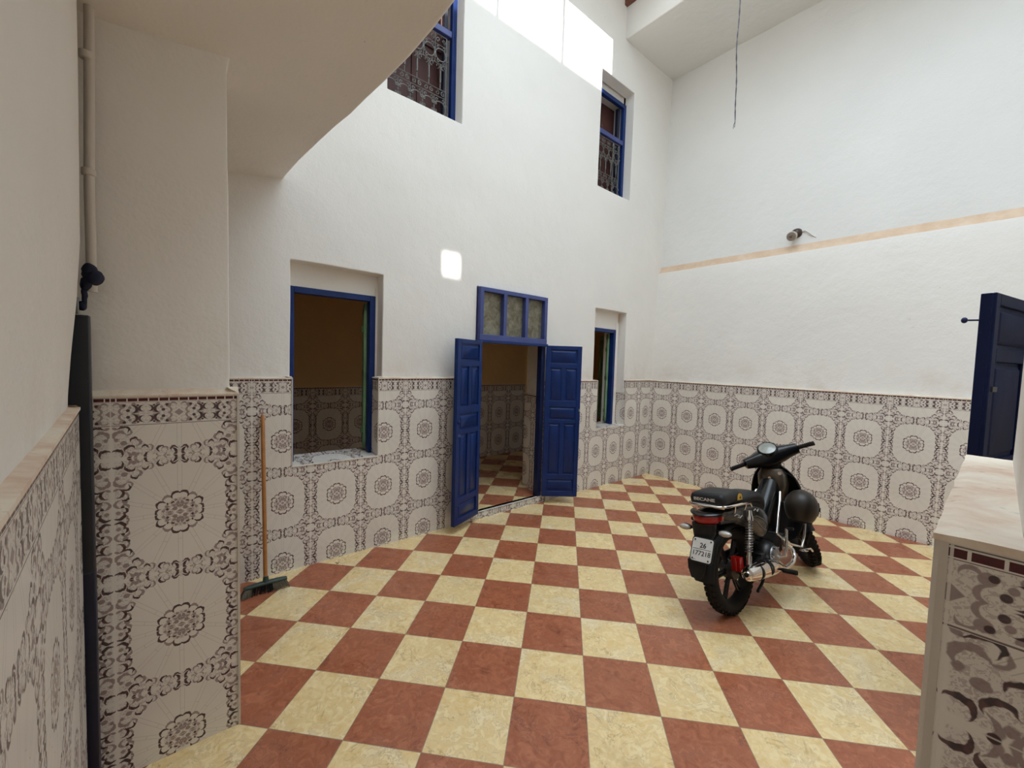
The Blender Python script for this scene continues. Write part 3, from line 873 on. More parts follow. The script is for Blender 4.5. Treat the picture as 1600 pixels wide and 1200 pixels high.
def high_window(n, x0, x1, z0, z1, zt, label):
    w = empty('window_%d' % n, (x0, .16, z0)); struct(w, label)
    T = lambda p: p - V((x0, .16, z0))
    mb = MB(T); y = .175
    frame_bars(mb, x0 - .01, x1 + .004, z0 + .01, z1 - .10, y, .05, .05, BLUE)
    mb.build('frame', parent=w, bevel=.004)
    mb = MB(T); mb.box(((x0 + x1) / 2, y - .005, zt), (x1 - x0 - .11, .05, .055), BLUE2); mb.build('transom_bar', parent=w, bevel=.004)
    # casement stile seen edge on beside the frame
    mb = MB(T); mb.box((x1 - .085, y + .05, (z0 + z1) / 2 - .05), (.035, .05, z1 - z0 - .2), DKNAVY); mb.build('casement_stile', parent=w, bevel=.004)
    g = grille(x0 + .03, x1 - .10, z0 + .03, zt - .05, y - .012, w)
    for v in g.data.vertices: v.co -= V((x0, .16, z0))
    mb = MB(T)
    xm = (x0 + x1) / 2
    for a, b_ in ((x0 - .02, xm - .003), (xm + .003, x1 + .02)):
        mb.box(((a + b_) / 2, .36, (z0 + z1) / 2), (b_ - a, .03, z1 - z0 + .3), SHUT)
        mb.box(((a + b_) / 2, .34, z0 + .35), (b_ - a - .1, .014, .5), SHUT); mb.box(((a + b_) / 2, .34, z0 + 1.0), (b_ - a - .1, .014, .5), SHUT)
    mb.build('shutter', parent=w, bevel=.004)
    mb = MB(T)   # masonry around the deeper part
    for x in (x0 - .03, x1 + .03): mb.box((x, .28, (z0 + z1) / 2), (.06, .17, z1 - z0 + .3), PLASTER_DIM)
    mb.box((xm, .28, z0 - .05), (x1 - x0 + .1, .17, .1), PLASTER_DIM); mb.box((xm, .28, z1 - .03), (x1 - x0 + .1, .17, .12), PLASTER_DIM)
    mb.build('reveal', parent=w)
high_window(3, -4.003, -3.297, 3.722, 5.13, 4.535, 'tall high window with blue frame and iron grille partly hidden by the low ceiling')
high_window(4, -1.338, -.659, 3.753, 5.122, 4.515, 'tall high window with blue frame and iron grille near the far corner')

def low_window(n, x0, x1, z0, zt, open_deg, label, sx=0.0):
    w = empty('window_%d' % n, (x0, WD, z0)); struct(w, label); T = lambda p: p - V((x0, WD, z0))
    y = WD + .035
    mb = MB(T); frame_bars(mb, x0, x1, z0 - .005, zt, y, .07, .048, BLUE, False); mb.build('frame', parent=w, bevel=.004)
    # wall above the frame, and the deeper reveal
    mb = MB(T)
    mb.add([wob(p, .003) for p in [(x0 - .05, WD + .012, zt - .006), (x1 + .05, WD + .012, zt - .006), (x1 + .05, WD + .012, zt + .25), (x0 - .05, WD + .012, zt + .25)]], [(0, 1, 2, 3)], PLASTER)
    for x in (x0 - .03, x1 + .03): mb.box((x, WD + .10, 1.45), (.06, .19, 1.4), PLASTER)
    mb.build('reveal', parent=w)
    # green inner shutter swung into the room, seen nearly edge on
    s = empty('shutter'); s.parent = w
    hx, hy = x1 - .05, y + .045
    a = math.radians(open_deg)
    R = Matrix.Rotation(a, 3, 'Z')
    def sf(px, pz, d): q = R @ V((-px, d, 0)); return V((hx + q.x, hy + q.y, pz))
    mb = MB(T); W = (x1 - x0) - .10
    zb, zu = z0 + .03, zt - .055
    for a0, a1, b0_, b1, dd in [(0, W, zb, zb + .07, .034), (0, W, zu - .07, zu, .034), (0, .06, zb, zu, .034), (W - .06, W, zb, zu, .034), (0, W, (zb + zu) / 2 - .03, (zb + zu) / 2 + .03, .034), (.05, W - .05, zb + .05, zu - .05, .014)]:
        mb.prism([(a0, b0_), (a1, b0_), (a1, b1), (a0, b1)], sf, -dd / 2, dd / 2, GREEN)
    s.location = (0, 0, 0)
    o = mb.build('shutter_leaf', parent=s, bevel=.003)
    mb = MB(T)
    for z in (zb + .12, zu - .25): mb.cyl(sf(-.006, z, -.01), sf(-.006, z + .07, -.01), .008, GREEN, 10); mb.box(sf(.03, z + .035, -.02), (.03, .012, .05), GREEN)
    mb.build('hinge', parent=s)
    return w
low_window(1, -4.70, -4.036, .765, 2.083, -109, 'low open window left of the door, blue frame, green shutter edge, tiled sill')
low_window(2, -1.34, -.697, .76, 2.052, -131, 'narrow looking low window right of the door, blue frame and green shutters')

# ------------------------------------------------------------------ double door with transom
dr = empty('door_1', (-2.62, 0, .07)); struct(dr, 'blue panelled double door standing open below a three pane transom')
TD = lambda p: p - V((-2.62, 0, .07))
mb = MB(TD)
for x in (-3.055, -2.185): mb.box((x, .035, .92), (.055, .075, 1.70), NAVY if x > -2.5 else BLUE)
mb.build('frame', parent=dr, bevel=.004)
mb = MB(TD); yf = .0
mb.box((-2.62, yf + .012, 1.795), (.905, .075, .075), BLUE2); mb.box((-2.62, yf + .012, 2.265), (.905, .07, .04), BLUE2)
for x in (-3.052, -2.188): mb.box((x, yf + .012, 2.04), (.04, .07, .42), BLUE2)
for x in (-2.762, -2.470): mb.box((x, yf + .012, 2.04), (.042, .068, .42), BLUE2)
mb.box((-2.62, yf - .026, 1.765), (.93, .02, .03), BLUE)
mb.build('transom', parent=dr, bevel=.004)
for x0, x1 in ((-3.034, -2.782), (-2.742, -2.490), (-2.450, -2.207)):
    mb = MB(TD); mb.box(((x0 + x1) / 2, yf + .036, 2.04), (x1 - x0, .006, .42), GLASS); mb.build('pane', parent=dr)

def leaf(name, hx, hy, ox, oy, z0, z1, th, mat, parent, T, face):
    """panelled leaf from hinge (hx,hy) to outer edge (ox,oy); face=+1/-1 picks the moulded side offset direction"""
    L = math.hypot(ox - hx, oy - hy); d = V((ox - hx, oy - hy, 0)) / L; n = V((-d.y, d.x, 0)) * face
    def fn(u, v, w): return V((hx, hy, 0)) + d * u + n * w + V((0, 0, v))
    H = z1 - z0; S = .048
    mb = MB(T)
    mb.prism([(0, z0), (L, z0), (L, z1), (0, z1)], fn, -th / 2, th / 2 - .012, mat)      # core
    t0, t1 = th / 2 - .013, th / 2
    rails = [(0, .035), (.115, .15), (.49, .515), (.60, .64), (.855, .885), (.975, 1.0)]
    for a, b_ in rails: mb.prism([(S, z0 + H * a), (L - S, z0 + H * a), (L - S, z0 + H * b_), (S, z0 + H * b_)], fn, t0, t1, mat)
    for a, b_ in ((0, S), (L - S, L)): mb.prism([(a, z0), (b_, z0), (b_, z1), (a, z1)], fn, t0, t1, mat)
    for a, b_ in ((.15, .49), (.64, .855)): mb.prism([(L / 2 - .02, z0 + H * a), (L / 2 + .02, z0 + H * a), (L / 2 + .02, z0 + H * b_), (L / 2 - .02, z0 + H * b_)], fn, t0, t1, mat)
    o = mb.build(name, parent=parent, bevel=.003)
    def panel(u0, u1, a, b_):
        p = MB(T); g = .012; u0 += g; u1 -= g; a = z0 + H * a + g; b_ = z0 + H * b_ - g; e = .016
        A0 = [(u0, a), (u1, a), (u1, b_), (u0, b_)]; A1 = [(u0 + e, a + e), (u1 - e, a + e), (u1 - e, b_ - e), (u0 + e, b_ - e)]
        vs = [fn(u, v, t0) for u, v in A0] + [fn(u, v, t1 - .002) for u, v in A1] + [fn(u, v, t0 - .004) for u, v in A0]
        fs = [(4, 5, 6, 7)] + [(i, (i + 1) % 4, 4 + (i + 1) % 4, 4 + i) for i in range(4)] + [(8 + i, 8 + (i + 1) % 4, (i + 1) % 4, i) for i in range(4)]
        p.add(vs, fs, mat, smooth=False); p.build('door_panel', parent=o, bevel=.003)
    panel(S, L - S, .035, .115); panel(S, L - S, .515, .60); panel(S, L - S, .885, .975)
    # upper and lower tall pairs
    for a, b_ in ((.15, .49), (.64, .855)):
        panel(S, L / 2 - .02, a, b_); panel(L / 2 + .02, L - S, a, b_)
    return o, fn
lL, fL = leaf('door_leaf', -3.062, -.03, -3.432, -.178, .075, 1.765, .038, BLUE, dr, TD, 1)
mb = MB(TD); q = fL(.372, 1.02, .025)
mb.ell(q, (.012, .012, .02), NAVY, 10, 6); mb.box(fL(.36, .90, .022), (.03, .012, .02), BLUE2); mb.build('latch', parent=lL)
lR, fR = leaf('door_leaf', -2.178, -.03, -1.862, -.270, .085, 1.765, .038, BLUE, dr, TD, -1)
mb = MB(TD); mb.box(fR(.385, 1.06, .018), (.014, .012, .03), ALU); mb.build('latch', parent=lR)

# right-hand door leaf, swung out beside the tiled jamb
d2 = empty('door_2', (-2.9, -3.2, 0)); struct(d2, 'dark blue door leaf standing open at the right edge')
T2 = lambda p: p - V((-2.9, -3.2, 0))
NAVY2 = mat_paint('worn_navy_paint', (.006, .011, .045), .6)
NAVY2.node_tree.nodes['Principled BSDF'].inputs['Specular IOR Level'].default_value = .15
l2, f2 = leaf('door_leaf', -2.09, -3.395, -2.895, -3.212, .03, 1.90, .045, NAVY2, d2, T2, 1)
mb = MB(T2); q = f2(.815, 1.795, -.01)
mb.tube([q, q + V((-.022, .048, 0))], .0035, NAVY, 8); mb.ell(q + V((-.024, .052, 0)), (.010, .010, .012), NAVY, 12, 8); mb.build('handle', parent=l2)
mb = MB(T2); mb.box(f2(.78, 1.52, .024), (.05, .008, .02), ALUD, Matrix.Rotation(math.radians(167), 3, 'Z')); mb.build('lock_plate', parent=l2)
mb = MB(T2); mb.box((-2.09, -3.53, 1.0), (.06, .13, 2.0), NAVY); mb.build('frame', parent=d2, bevel=.004)

# dark slate door leaf seen on its edge between the left wall and the pillar
d3 = empty('door_3', (-5.6, -1.32, 0)); struct(d3, 'dark slate door leaf seen edge on between left wall and pillar')
T3 = lambda p: p - V((-5.6, -1.32, 0))
mb = MB(T3); mb.box((-5.83, -1.312, .855), (.515, .036, 1.65), DKLEAF); mb.build('door_leaf', parent=d3, bevel=.004)
mb = MB(T3); mb.box((-5.80, -1.312, .42), (.456, .040, .80), DKNAVY)
mb.build('kick_board', parent=d3, bevel=.003)
mb = MB(T3); mb.box((-5.607, -1.312, 1.71), (.020, .018, .055), ALU); mb.build('bolt', parent=d3, bevel=.002)

# ------------------------------------------------------------------ pipe + navy rag
pp = empty('water_pipe', (-5.57, -1.29, 1.75)); tag(pp, 'thin white painted pipe running up the pillar edge beside the left wall', 'pipe')
TP = lambda p: p - V((-5.57, -1.29, 1.75))
mb = MB(TP); mb.tube([(-5.568, -1.292, 1.76), (-5.569, -1.290, 2.1), (-5.564, -1.291, 2.4), (-5.562, -1.288, 2.56), (-5.560, -1.285, 2.72)], .0135, PIPEM, 14); mb.build('pipe_run', parent=pp)
for z in (2.15, 2.52):
    mb = MB(TP); mb.cyl((-5.570, -1.290, z - .012), (-5.570, -1.290, z + .012), .018, PIPEM, 14); mb.build('collar', parent=pp, bevel=.003)
mb = MB()
for c, s in [((0, 0, .03), (.020, .022, .030)), ((.012, -.006, .012), (.024, .022, .026)), ((-.008, .0, -.012), (.017, .018, .022)), ((-.014, 0, -.05), (.008, .010, .034)), ((-.019, .002, -.082), (.010, .010, .016))]:
    mb.ell(c, s, DKRAG, 14, 10)
o = mb.build('rag'); 
for v in o.data.vertices: v.co += noise.noise_vector(v.co * 60) * .004
o.location = (-5.572, -1.297, 1.795); tag(o, 'small navy rag knotted round the lower end of the white pipe', 'rag')

# ------------------------------------------------------------------ bulb holder on the right wall
lh = empty('bulb_holder', (.13, -1.665, 3.115)); tag(lh, 'round cream bulb holder on a dark base above the peach stripe', 'lamp holder')
TLm = lambda p: p - V((.13, -1.665, 3.115))
axl = V((-.9, .12, -.42)).normalized()
mb = MB(TLm); mb.lathe((.205, -1.655, 3.155), axl, [(.0, -.02), (.052, -.02), (.056, .01), (.046, .03), (.025, .045), (.02, .06)], BAKEL, 28); mb.build('base', parent=lh)
mb = MB(TLm); c0 = V((.205, -1.655, 3.155)) + axl * .04
mb.lathe(c0, axl, [(.02, 0), (.026, .01), (.028, .04), (.036, .06), (.050, .068), (.055, .085), (.052, .10), (.040, .104)], CERAM, 28); mb.build('socket', parent=lh)
mb = MB(TLm); mb.lathe(c0 + axl * .098, axl, [(.046, 0), (.046, .006), (.016, .009), (.012, .0)], CERAM2, 28); mb.ell(c0 + axl * .105, (.011, .011, .011), BAKEL, 12, 8); mb.build('rim', parent=lh)
mb = MB(TLm); mb.tube([(.195, -1.70, 3.165), (.192, -1.74, 3.17), (.190, -1.78, 3.13), (.195, -1.82, 3.09), (.205, -1.845, 3.075)], .006, WHITEC, 8); mb.build('cord', parent=lh)
# ------------------------------------------------------------------ hanging wire
mb = MB(); pts = []
base = V((-1.485, -1.6, 0))
for i in range(40):
    t = i / 39; z = 6.37 - (6.37 - 3.78) * t
    pts.append((base.x + .012 * math.sin(t * 6) + .008 * math.sin(t * 31) + .002, base.y + .01 * math.cos(t * 9), z))
for ph in (0, PI):
    mb.tube([(p[0] + .0028 * math.cos(i * 2.1 + ph), p[1] + .0028 * math.sin(i * 2.1 + ph), p[2]) for i, p in enumerate(pts)], .0034, WIRE, 6)
e = V(pts[-1])
mb.tube([e, e + V((-.008, 0, -.03)), e + V((-.024, 0, -.05)), e + V((-.028, 0, -.085))], .0026, WIRE, 6); mb.tube([e, e + V((.0, 0, -.03)), e + V((-.004, 0, -.065))], .0026, WIRE, 6)
mb.tf = None
o = mb.build('hanging_wire'); tag(o, 'thin twisted dark wire hanging down from the roof light, ends bare', 'wire')

# ------------------------------------------------------------------ broom
br = empty('broom', (-4.89, -.215, 0)); tag(br, 'upright broom with varnished stick and dark green head leaning on tiled wall', 'broom')
TBm = lambda p: p - V((-4.89, -.215, 0))
mb = MB(TBm); mb.tube([(-4.892, -.205, .075), (-4.886, -.13, .5), (-4.882, -.07, .85), (-4.878, -.022, 1.150), (-4.878, -.020, 1.160)], [.0125, .0125, .0125, .012, .006], WOODH, 14); mb.build('stick', parent=br)
hd = V((.24, .0, 0)).normalized(); hc = V((-4.892, -.212, .062))
mb = MB(TBm); rings = []
for i in range(13):
    t = -1 + 2 * i / 12; w = .021 * (1 - .25 * abs(t) ** 4); h = .014 * (1 - .2 * abs(t) ** 3); cc = hc + hd * (.125 * t) + V((0, 0, -.006 * t * t))
    rings.append([cc + V((0, w * math.cos(a * PI / 6), h * math.sin(a * PI / 6))) for a in range(12)])
mb.loft(rings, BGREEN); mb.cyl(hc + V((0, 0, .005)), hc + V((0.002, .008, .04)), .019, BGREEN, 14, .015); mb.build('head', parent=br)
for nm, rr, mt in (('bristles', (-1, -.62), BRIS), ('bristles', (-.66, .34), BRISD), ('bristles', (.32, 1), BRIS)):
    mb = MB(TBm)
    for k in range(150):
        t = random.uniform(*rr); y = random.uniform(-.016, .016); a = hc + hd * (.118 * t) + V((0, y, -.010))
        e = a + V((.026 * t * abs(t) + random.uniform(-.004, .004), y * 1.1 + random.uniform(-.004, .004), 0)); e.z = random.uniform(.001, .006)
        mb.tube([a, (a + e) / 2 + V((0, 0, .001)), e], [.0016, .0014, .0009], mt, 4)
    o = mb.build(nm, parent=br); o['kind'] = 'stuff'

# ================================================================== MOPED
exec_moped = True
BK = dict(x=-2.590, y=-2.243, yaw=math.radians(-4), lean=math.radians(9), sc=.955, st=math.radians(42))
mp = empty('moped'); tag(mp, 'black moped with rear pad, rack and licence plate parked on the chequered floor', 'moped')
mp.matrix_world = Matrix.Translation((BK['x'], BK['y'], 0)) @ Matrix.Rotation(BK['yaw'], 4, 'Z') @ Matrix.Rotation(-BK['lean'], 4, 'X') @ Matrix.Scale(BK['sc'], 4)
MW = mp.matrix_world.copy()
RKE = math.radians(26); WB_, RW = 1.2, .285
kax = V((-math.sin(RKE), 0, math.cos(RKE))); P0 = V((WB_ - .03, 0, RW))
SR_ = Matrix.Rotation(BK['st'], 3, kax)
ST_ = lambda p: P0 + SR_ @ (p - P0)
def superring(c, ax_u, ax_v, a, b_, n=20, e=2.6):
    out = []
    for i in range(n):
        t = 2 * PI * i / n; cu, su = math.cos(t), math.sin(t)
        out.append(V(c) + V(ax_u) * a * math.copysign(abs(cu) ** (2 / e), cu) + V(ax_v) * b_ * math.copysign(abs(su) ** (2 / e), su))
    return out

def wheel(name_, cx, tf, drum):
    w = empty(name_); w.parent = mp
    C_ = V((cx, 0, RW))
    mb = MB(tf); prof = []
    for i in range(16):
        a = 2 * PI * i / 16; prof.append((RW - .046 + .046 * math.cos(a) * (1.0), .043 * math.sin(a)))
    mb.lathe(C_, (0, 1, 0), prof, RUBBER, 56, closed=True)
    for k in range(44):                       # tread blocks
        a = 2 * PI * k / 44
        for s, ph, off_ in ((-1, 0, .019), (1, .5, .019), (-1, .25, .034), (1, .75, .034)):
            aa = a + ph * 2 * PI / 44; rr = RW - .0015 if off_ < .03 else RW - .017
            c = C_ + V((rr * math.cos(aa), s * off_, rr * math.sin(aa)))
            R = Matrix.Rotation(-aa, 3, 'Y') @ Matrix.Rotation(s * (.0 if off_ < .03 else .75), 3, 'Z')
            mb.box(c, (.010, .020 if off_ < .03 else .016, .023), RUBBER, R)
    mb.build('tyre', parent=w)
    mb = MB(tf)
    mb.lathe(C_, (0, 1, 0), [(.244, -.030), (.244, .030), (.236, .030), (.222, .020), (.212, .012), (.212, -.012), (.222, -.020), (.236, -.030)], BLKM, 48, closed=True)
    mb.build('rim', parent=w)
    mb = MB(tf)
    for k in range(6):
        for s in (-.07, .07):
            a = 2 * PI * k / 6 + s; a2 = 2 * PI * k / 6 + s * 2.6
            p, q = C_ + V((.045 * math.cos(a2), 0, .045 * math.sin(a2))), C_ + V((.216 * math.cos(a), 0, .216 * math.sin(a)))
            mb.tube([p, q], [.011, .009], BLK, 8)
    mb.build('spokes', parent=w)
    mb = MB(tf)
    mb.lathe(C_, (0, 1, 0), [(.0, -.075), (.018, -.075), (.02, -.05), (.058, -.045), (.062, -.01), (.062, .02), (.05, .045), (.02, .05), (.015, .075), (.0, .075)], ALUD, 28)
    mb.build('hub', parent=w, bevel=.002)
    return w
wheel('rear_wheel', 0, None, True)
wheel('front_wheel', WB_, ST_, True)

# frame, swingarm, engine
mb = MB()
mb.tube([(.40, 0, .34), (.55, 0, .44), (.72, 0, .60), (.86, 0, .82)], .028, BLKM, 12)
mb.tube([(.36, 0, .34), (.20, 0, .52), (-.05, 0, .60), (-.22, 0, .64)], .02, BLKM, 10)
for s in (-1, 1): mb.tube([(.30, s * .05, .50), (.10, s * .10, .62), (-.24, s * .09, .655)], .013, BLKM, 8)
mb.build('frame', parent=mp)
mb = MB()
for s in (-1, 1): mb.tube([(.36, s * .06, .30), (.16, s * .085, .275), (-.03, s * .092, .283)], [.022, .018, .016], BLKM, 10)
for s in (-1, 1): mb.cyl((0, s * .07, .285), (0, s * .115, .285), .014, CHROME, 12); mb.cyl((0, s * .108, .285), (0, s * .118, .285), .019, ALU, 6)
mb.build('swingarm', parent=mp)
mb = MB()
mb.box((.20, .098, .31), (.44, .020, .075), BLKM)
mb.build('chain_case', parent=mp, bevel=.012, segs=3)
eng = MB()
eng.lathe((.44, -.11, .29), (0, 1, 0), [(.0, 0), (.06, 0), (.085, .02), (.095, .05), (.095, .17), (.08, .2), (.0, .2)], ALUD, 28)
eng.box((.38, 0, .27), (.16, .17, .12), ALUD); eng.box((.50, 0, .225), (.14, .16, .06), ALUD)
eng.build('engine', parent=mp, bevel=.008)
mb = MB()
for i in range(7): mb.box((.56 + i * .021, 0, .305 + i * .002), (.008, .125, .125), ALUD)
mb.box((.63, 0, .31), (.15, .085, .09), ALUD); mb.box((.735, 0, .315), (.06, .11, .105), ALU)
mb.lathe((.735, -.075, .315), (0, 1, 0), [(.0, 0), (.035, 0), (.038, .02), (.0, .02)], ALU, 20)
mb.build('cylinder_head', parent=mp, bevel=.003)
mb = MB()
mb.lathe((.44, -.128, .29), (0, 1, 0), [(.0, 0), (.045, 0), (.066, .012), (.07, .022)], ALU, 28)
for a in range(6): mb.cyl((.44 + .062 * math.cos(a), -.128, .29 + .062 * math.sin(a)), (.44 + .062 * math.cos(a), -.112, .29 + .062 * math.sin(a)), .006, CHROME, 8)
mb.build('engine_cover', parent=mp)
mb = MB(); mb.ell((.46, .0, .395), (.04, .035, .035), ALUD, 14, 8); mb.tube([(.46, -.02, .40), (.40, -.03, .44), (.30, -.02, .47)], .02, BLKM, 10); mb.build('carburettor', parent=mp)
mb = MB()
mb.tube([(.47, -.125, .275), (.485, -.165, .29), (.50, -.17, .36), (.535, -.165, .44), (.545, -.165, .47)], [.010, .009, .009, .009, .010], CHROME, 10)
mb.tube([(.545, -.165, .47), (.545, -.21, .475)], .010, BLKM, 10)
mb.build('kick_lever', parent=mp)
for s in (-1, 1):
    mb = MB(); mb.tube([(.42, s * .05, .20), (.43, s * .14, .195), (.435, s * .20, .20)], .008, CHROME, 8); mb.tube([(.435, s * .155, .20), (.437, s * .245, .203)], .0155, RUBBER, 10)
    mb.build('footrest', parent=mp)
mb = MB(); mb.tube([(.38, .06, .20), (.37, .13, .14), (.36, .22, .04), (.355, .235, .022)], [.010, .009, .009, .008], CHROME, 8); mb.box((.355, .238, .018), (.05, .035, .008), ALU, Matrix.Rotation(math.radians(9), 3, 'X')); mb.build('side_stand', parent=mp)
mb = MB()
mb.tube([(.33, -.09, .21), (.22, -.10, .15), (.13, -.11, .13)], .010, BLKM, 8); mb.tube([(.33, .09, .21), (.22, .10, .15), (.13, .11, .13)], .010, BLKM, 8); mb.tube([(.30, -.09, .19), (.30, .09, .19)], .009, BLKM, 8)
mb.build('centre_stand', parent=mp)

# exhaust
mb = MB(); ex = [(-.105, -.165, .318), (-.10, -.165, .318), (-.04, -.165, .312), (.08, -.163, .298), (.22, -.158, .275), (.34, -.152, .250), (.42, -.146, .228)]
er = [.030, .040, .050, .054, .052, .044, .022]
rings = []
for (x, y, z), r in zip(ex, er): rings.append(superring((x, y, z), (0, 1, 0), (.1, 0, 1), r * .92, r, 24, 2.2))
mb.loft(rings, CHROME)
mb.build('muffler', parent=mp)
mb = MB(); mb.cyl((-.118, -.165, .319), (-.10, -.165, .318), .0145, BLKM, 16); mb.lathe((-.112, -.165, .3185), (1, 0, 0), [(.015, 0), (.019, 0), (.021, .012), (.015, .012)], CHROME, 16); mb.build('exhaust_tip', parent=mp)
mb = MB(); mb.tube([(.41, -.146, .230), (.50, -.14, .195), (.60, -.125, .175), (.70, -.12, .175), (.775, -.11, .20), (.80, -.09, .24), (.775, -.05, .275)], .0155, CHROME, 14); mb.build('exhaust_pipe', parent=mp)
mb = MB()
for t in (.02, .16):
    mb = MB(); mb.lathe((t, -.1635, .305 - t * .08), (1, 0, -.08), [(.049, -.010), (.0535, -.010), (.0535, .010), (.049, .010)], BLKM, 28, closed=True); mb.build('strap', parent=mp)

# shocks
for s in (-1, 1):
    sh = empty('shock_absorber'); sh.parent = mp
    a, b_ = V((.075, s * .132, .668)), V((-.005, s * .132, .315)); d = (b_ - a).normalized(); L = (b_ - a).length
    mb = MB(); mb.lathe(a, d, [(.0, -.015), (.016, -.015), (.02, .01), (.026, .03), (.026, .05), (.012, .052), (.012, L - .09), (.0165, L - .088), (.0165, L - .01), (.0, L)], CHROME, 18); mb.build('damper', parent=sh)
    mb = MB(); pts = []
    u_ = d.cross(V((0, 1, 0))).normalized(); v_ = d.cross(u_)
    for i in range(170): t = i / 169; an = t * 2 * PI * 13; pts.append(a + d * (.045 + (L - .15) * t) + (u_ * math.cos(an) + v_ * math.sin(an)) * .0205)
    mb.tube(pts, .0042, ALU if s < 0 else BLKM, 6); mb.build('spring', parent=sh)
    mb = MB(); mb.cyl(b_ + V((0, -.012, 0)), b_ + V((0, .012, 0)), .016, CHROME, 14); mb.build('mount', parent=sh)

# rear mudguard, number plate, lights
mb = MB(); rings = []
for i in range(15):
    a = math.radians(35 + i * (178 - 35) / 14); r = .325 + (.02 if i > 9 else 0)
    c = V((r * math.cos(a), 0, RW + r * math.sin(a))); rd = V((math.cos(a), 0, math.sin(a))); w = .062
    rings.append([c + rd * .012 + V((0, -w * .6, 0)), c + V((0, -w, 0)) - rd * .012, c - rd * .035 + V((0, -w * 1.02, 0)), c - rd * .032 + V((0, -w * .94, 0)), c - rd * .006 + V((0, -w * .55, 0)),
                  c - rd * .006 + V((0, w * .55, 0)), c - rd * .032 + V((0, w * .94, 0)), c - rd * .035 + V((0, w * 1.02, 0)), c + V((0, w, 0)) - rd * .012, c + rd * .012 + V((0, w * .6, 0))])
mb.loft(rings, BLKM)
mb.build('rear_mudguard', parent=mp)
# tail underside block linking the mudguard with the tail
mb = MB(); mb.loft([superring((-.26, 0, .645), (0, 1, 0), (1, 0, 0), .075, .05, 16, 3), superring((-.265, 0, .58), (0, 1, 0), (1, 0, 0), .07, .04, 16, 3), superring((-.30, 0, .53), (0, 1, 0), (1, 0, 0), .045, .03, 16, 3), superring((-.345, 0, .45), (0, 1, 0), (1, 0, .3), .045, .022, 16, 3), superring((-.375, 0, .335), (0, 1, 0), (1, 0, .3), .028, .010, 16, 3)], BLKM)
mb.build('plate_holder', parent=mp)
# mud flap
mb = MB(); mb.prism([(-.06, .44), (.06, .44), (.055, .39), (.03, .335), (-.03, .335), (-.055, .39)], lambda u, v, w: V((-.385 - (.44 - v) * .22 + w, u, v)), -.006, .006, BLKM)
mb.build('mud_flap', parent=mp, bevel=.004)
# plate: local frame
pc = V((-.335, -.030, .487)); ptilt = math.radians(28)
pu = V((0, -1, 0)); pv = V((math.sin(ptilt), 0, math.cos(ptilt))); pn = pu.cross(pv)
if pn.x > 0: pn = -pn
pc = pc + pn * .035
def pl(u, v, w): return pc + pu * u + pv * v + pn * w
def rrect(w, h, r, k=4):
    out = []
    for cx_, cy_, a0 in ((w / 2 - r, h / 2 - r, 0), (-w / 2 + r, h / 2 - r, 90), (-w / 2 + r, -h / 2 + r, 180), (w / 2 - r, -h / 2 + r, 270)):
        for i in range(k + 1): a = math.radians(a0 + 90 * i / k); out.append((cx_ + r * math.cos(a), cy_ + r * math.sin(a)))
    return out
mb = MB(); mb.prism(rrect(.148, .158, .018), pl, -.010, -.001, BLKM); mb.build('plate_frame', parent=mp, bevel=.002)
npl = MB(); npl.prism(rrect(.132, .142, .014), pl, -.001, .002, PLATE); npl = npl.build('number_plate', parent=mp)
PM = Matrix(((pu.x, pv.x, pn.x, 0), (pu.y, pv.y, pn.y, 0), (pu.z, pv.z, pn.z, 0), (0, 0, 0, 1)))
def PT(u, v): q = pl(u, v, .0024); return Matrix.Translation(q) @ PM
text_obj('digits', '26', .042, PT(.004, .026), INK, npl, bold=.0009); text_obj('digits', '177218', .040, PT(0, -.023), INK, npl, bold=.0004)
mb = MB(); mb.prism([(-.058, .0028), (.058, .0028), (.058, .0052), (-.058, .0052)], pl, .0018, .0027, INK); mb.prism([(-.058, -.062), (-.03, -.062), (-.03, -.0605), (-.058, -.0605)], pl, .0018, .0026, INK); mb.build('plate_line', parent=npl)
for u, v in ((-.052, .058), (.052, .058), (.05, -.058), (-.052, -.058)):
    mb = MB(); mb.cyl(pl(u, v, .001), pl(u, v, .006), .0045, BLKM, 8); mb.build('screw', parent=npl)
# tail light
mb = MB(); rings = []
for i in range(13):
    t = -1 + 2 * i / 12; y = t * .098; bx_ = -.285 + .075 * abs(t) ** 2.4; h = .036 * (1 - .35 * abs(t) ** 3)
    c = V((bx_, y, .672 + .008 * abs(t))); rings.append([c + V((.02 * math.cos(a) * (1 if math.cos(a) > 0 else .9) , 0, h * math.sin(a))) for a in [2 * PI * k / 14 for k in range(14)]])
mb.loft(rings, RED); mb.build('tail_light', parent=mp)
mb = MB(); rings = []
for i in range(13):
    t = -1 + 2 * i / 12; y = t * .105; bx_ = -.275 + .078 * abs(t) ** 2.2
    c = V((bx_, y, .703)); rings.append([c + V((.04 * math.cos(a), 0, .013 * math.sin(a))) for a in [2 * PI * k / 10 for k in range(10)]])
mb.loft(rings, BLK); mb.build('tail_cover', parent=mp)
for s in (-1, 1):
    ind = empty('indicator'); ind.parent = mp
    mb = MB(); mb.ell((-.268, s * .135, .600), (.022, .040, .019), CLEAR, 18, 12); mb.build('lens', parent=ind)
    mb = MB(); mb.ell((-.256, s * .132, .600), (.020, .042, .021), BLKM, 16, 10); mb.tube([(-.25, s * .10, .600), (-.23, s * .05, .60)], .010, BLKM, 8); mb.build('housing', parent=ind)
mb = MB(); mb.box((-.045, -.080, .350), (.045, .062, .090), RED); mb.box((-.070, -.080, .350), (.008, .014, .084), RED); mb.build('reflector', parent=mp, bevel=.006, segs=3)
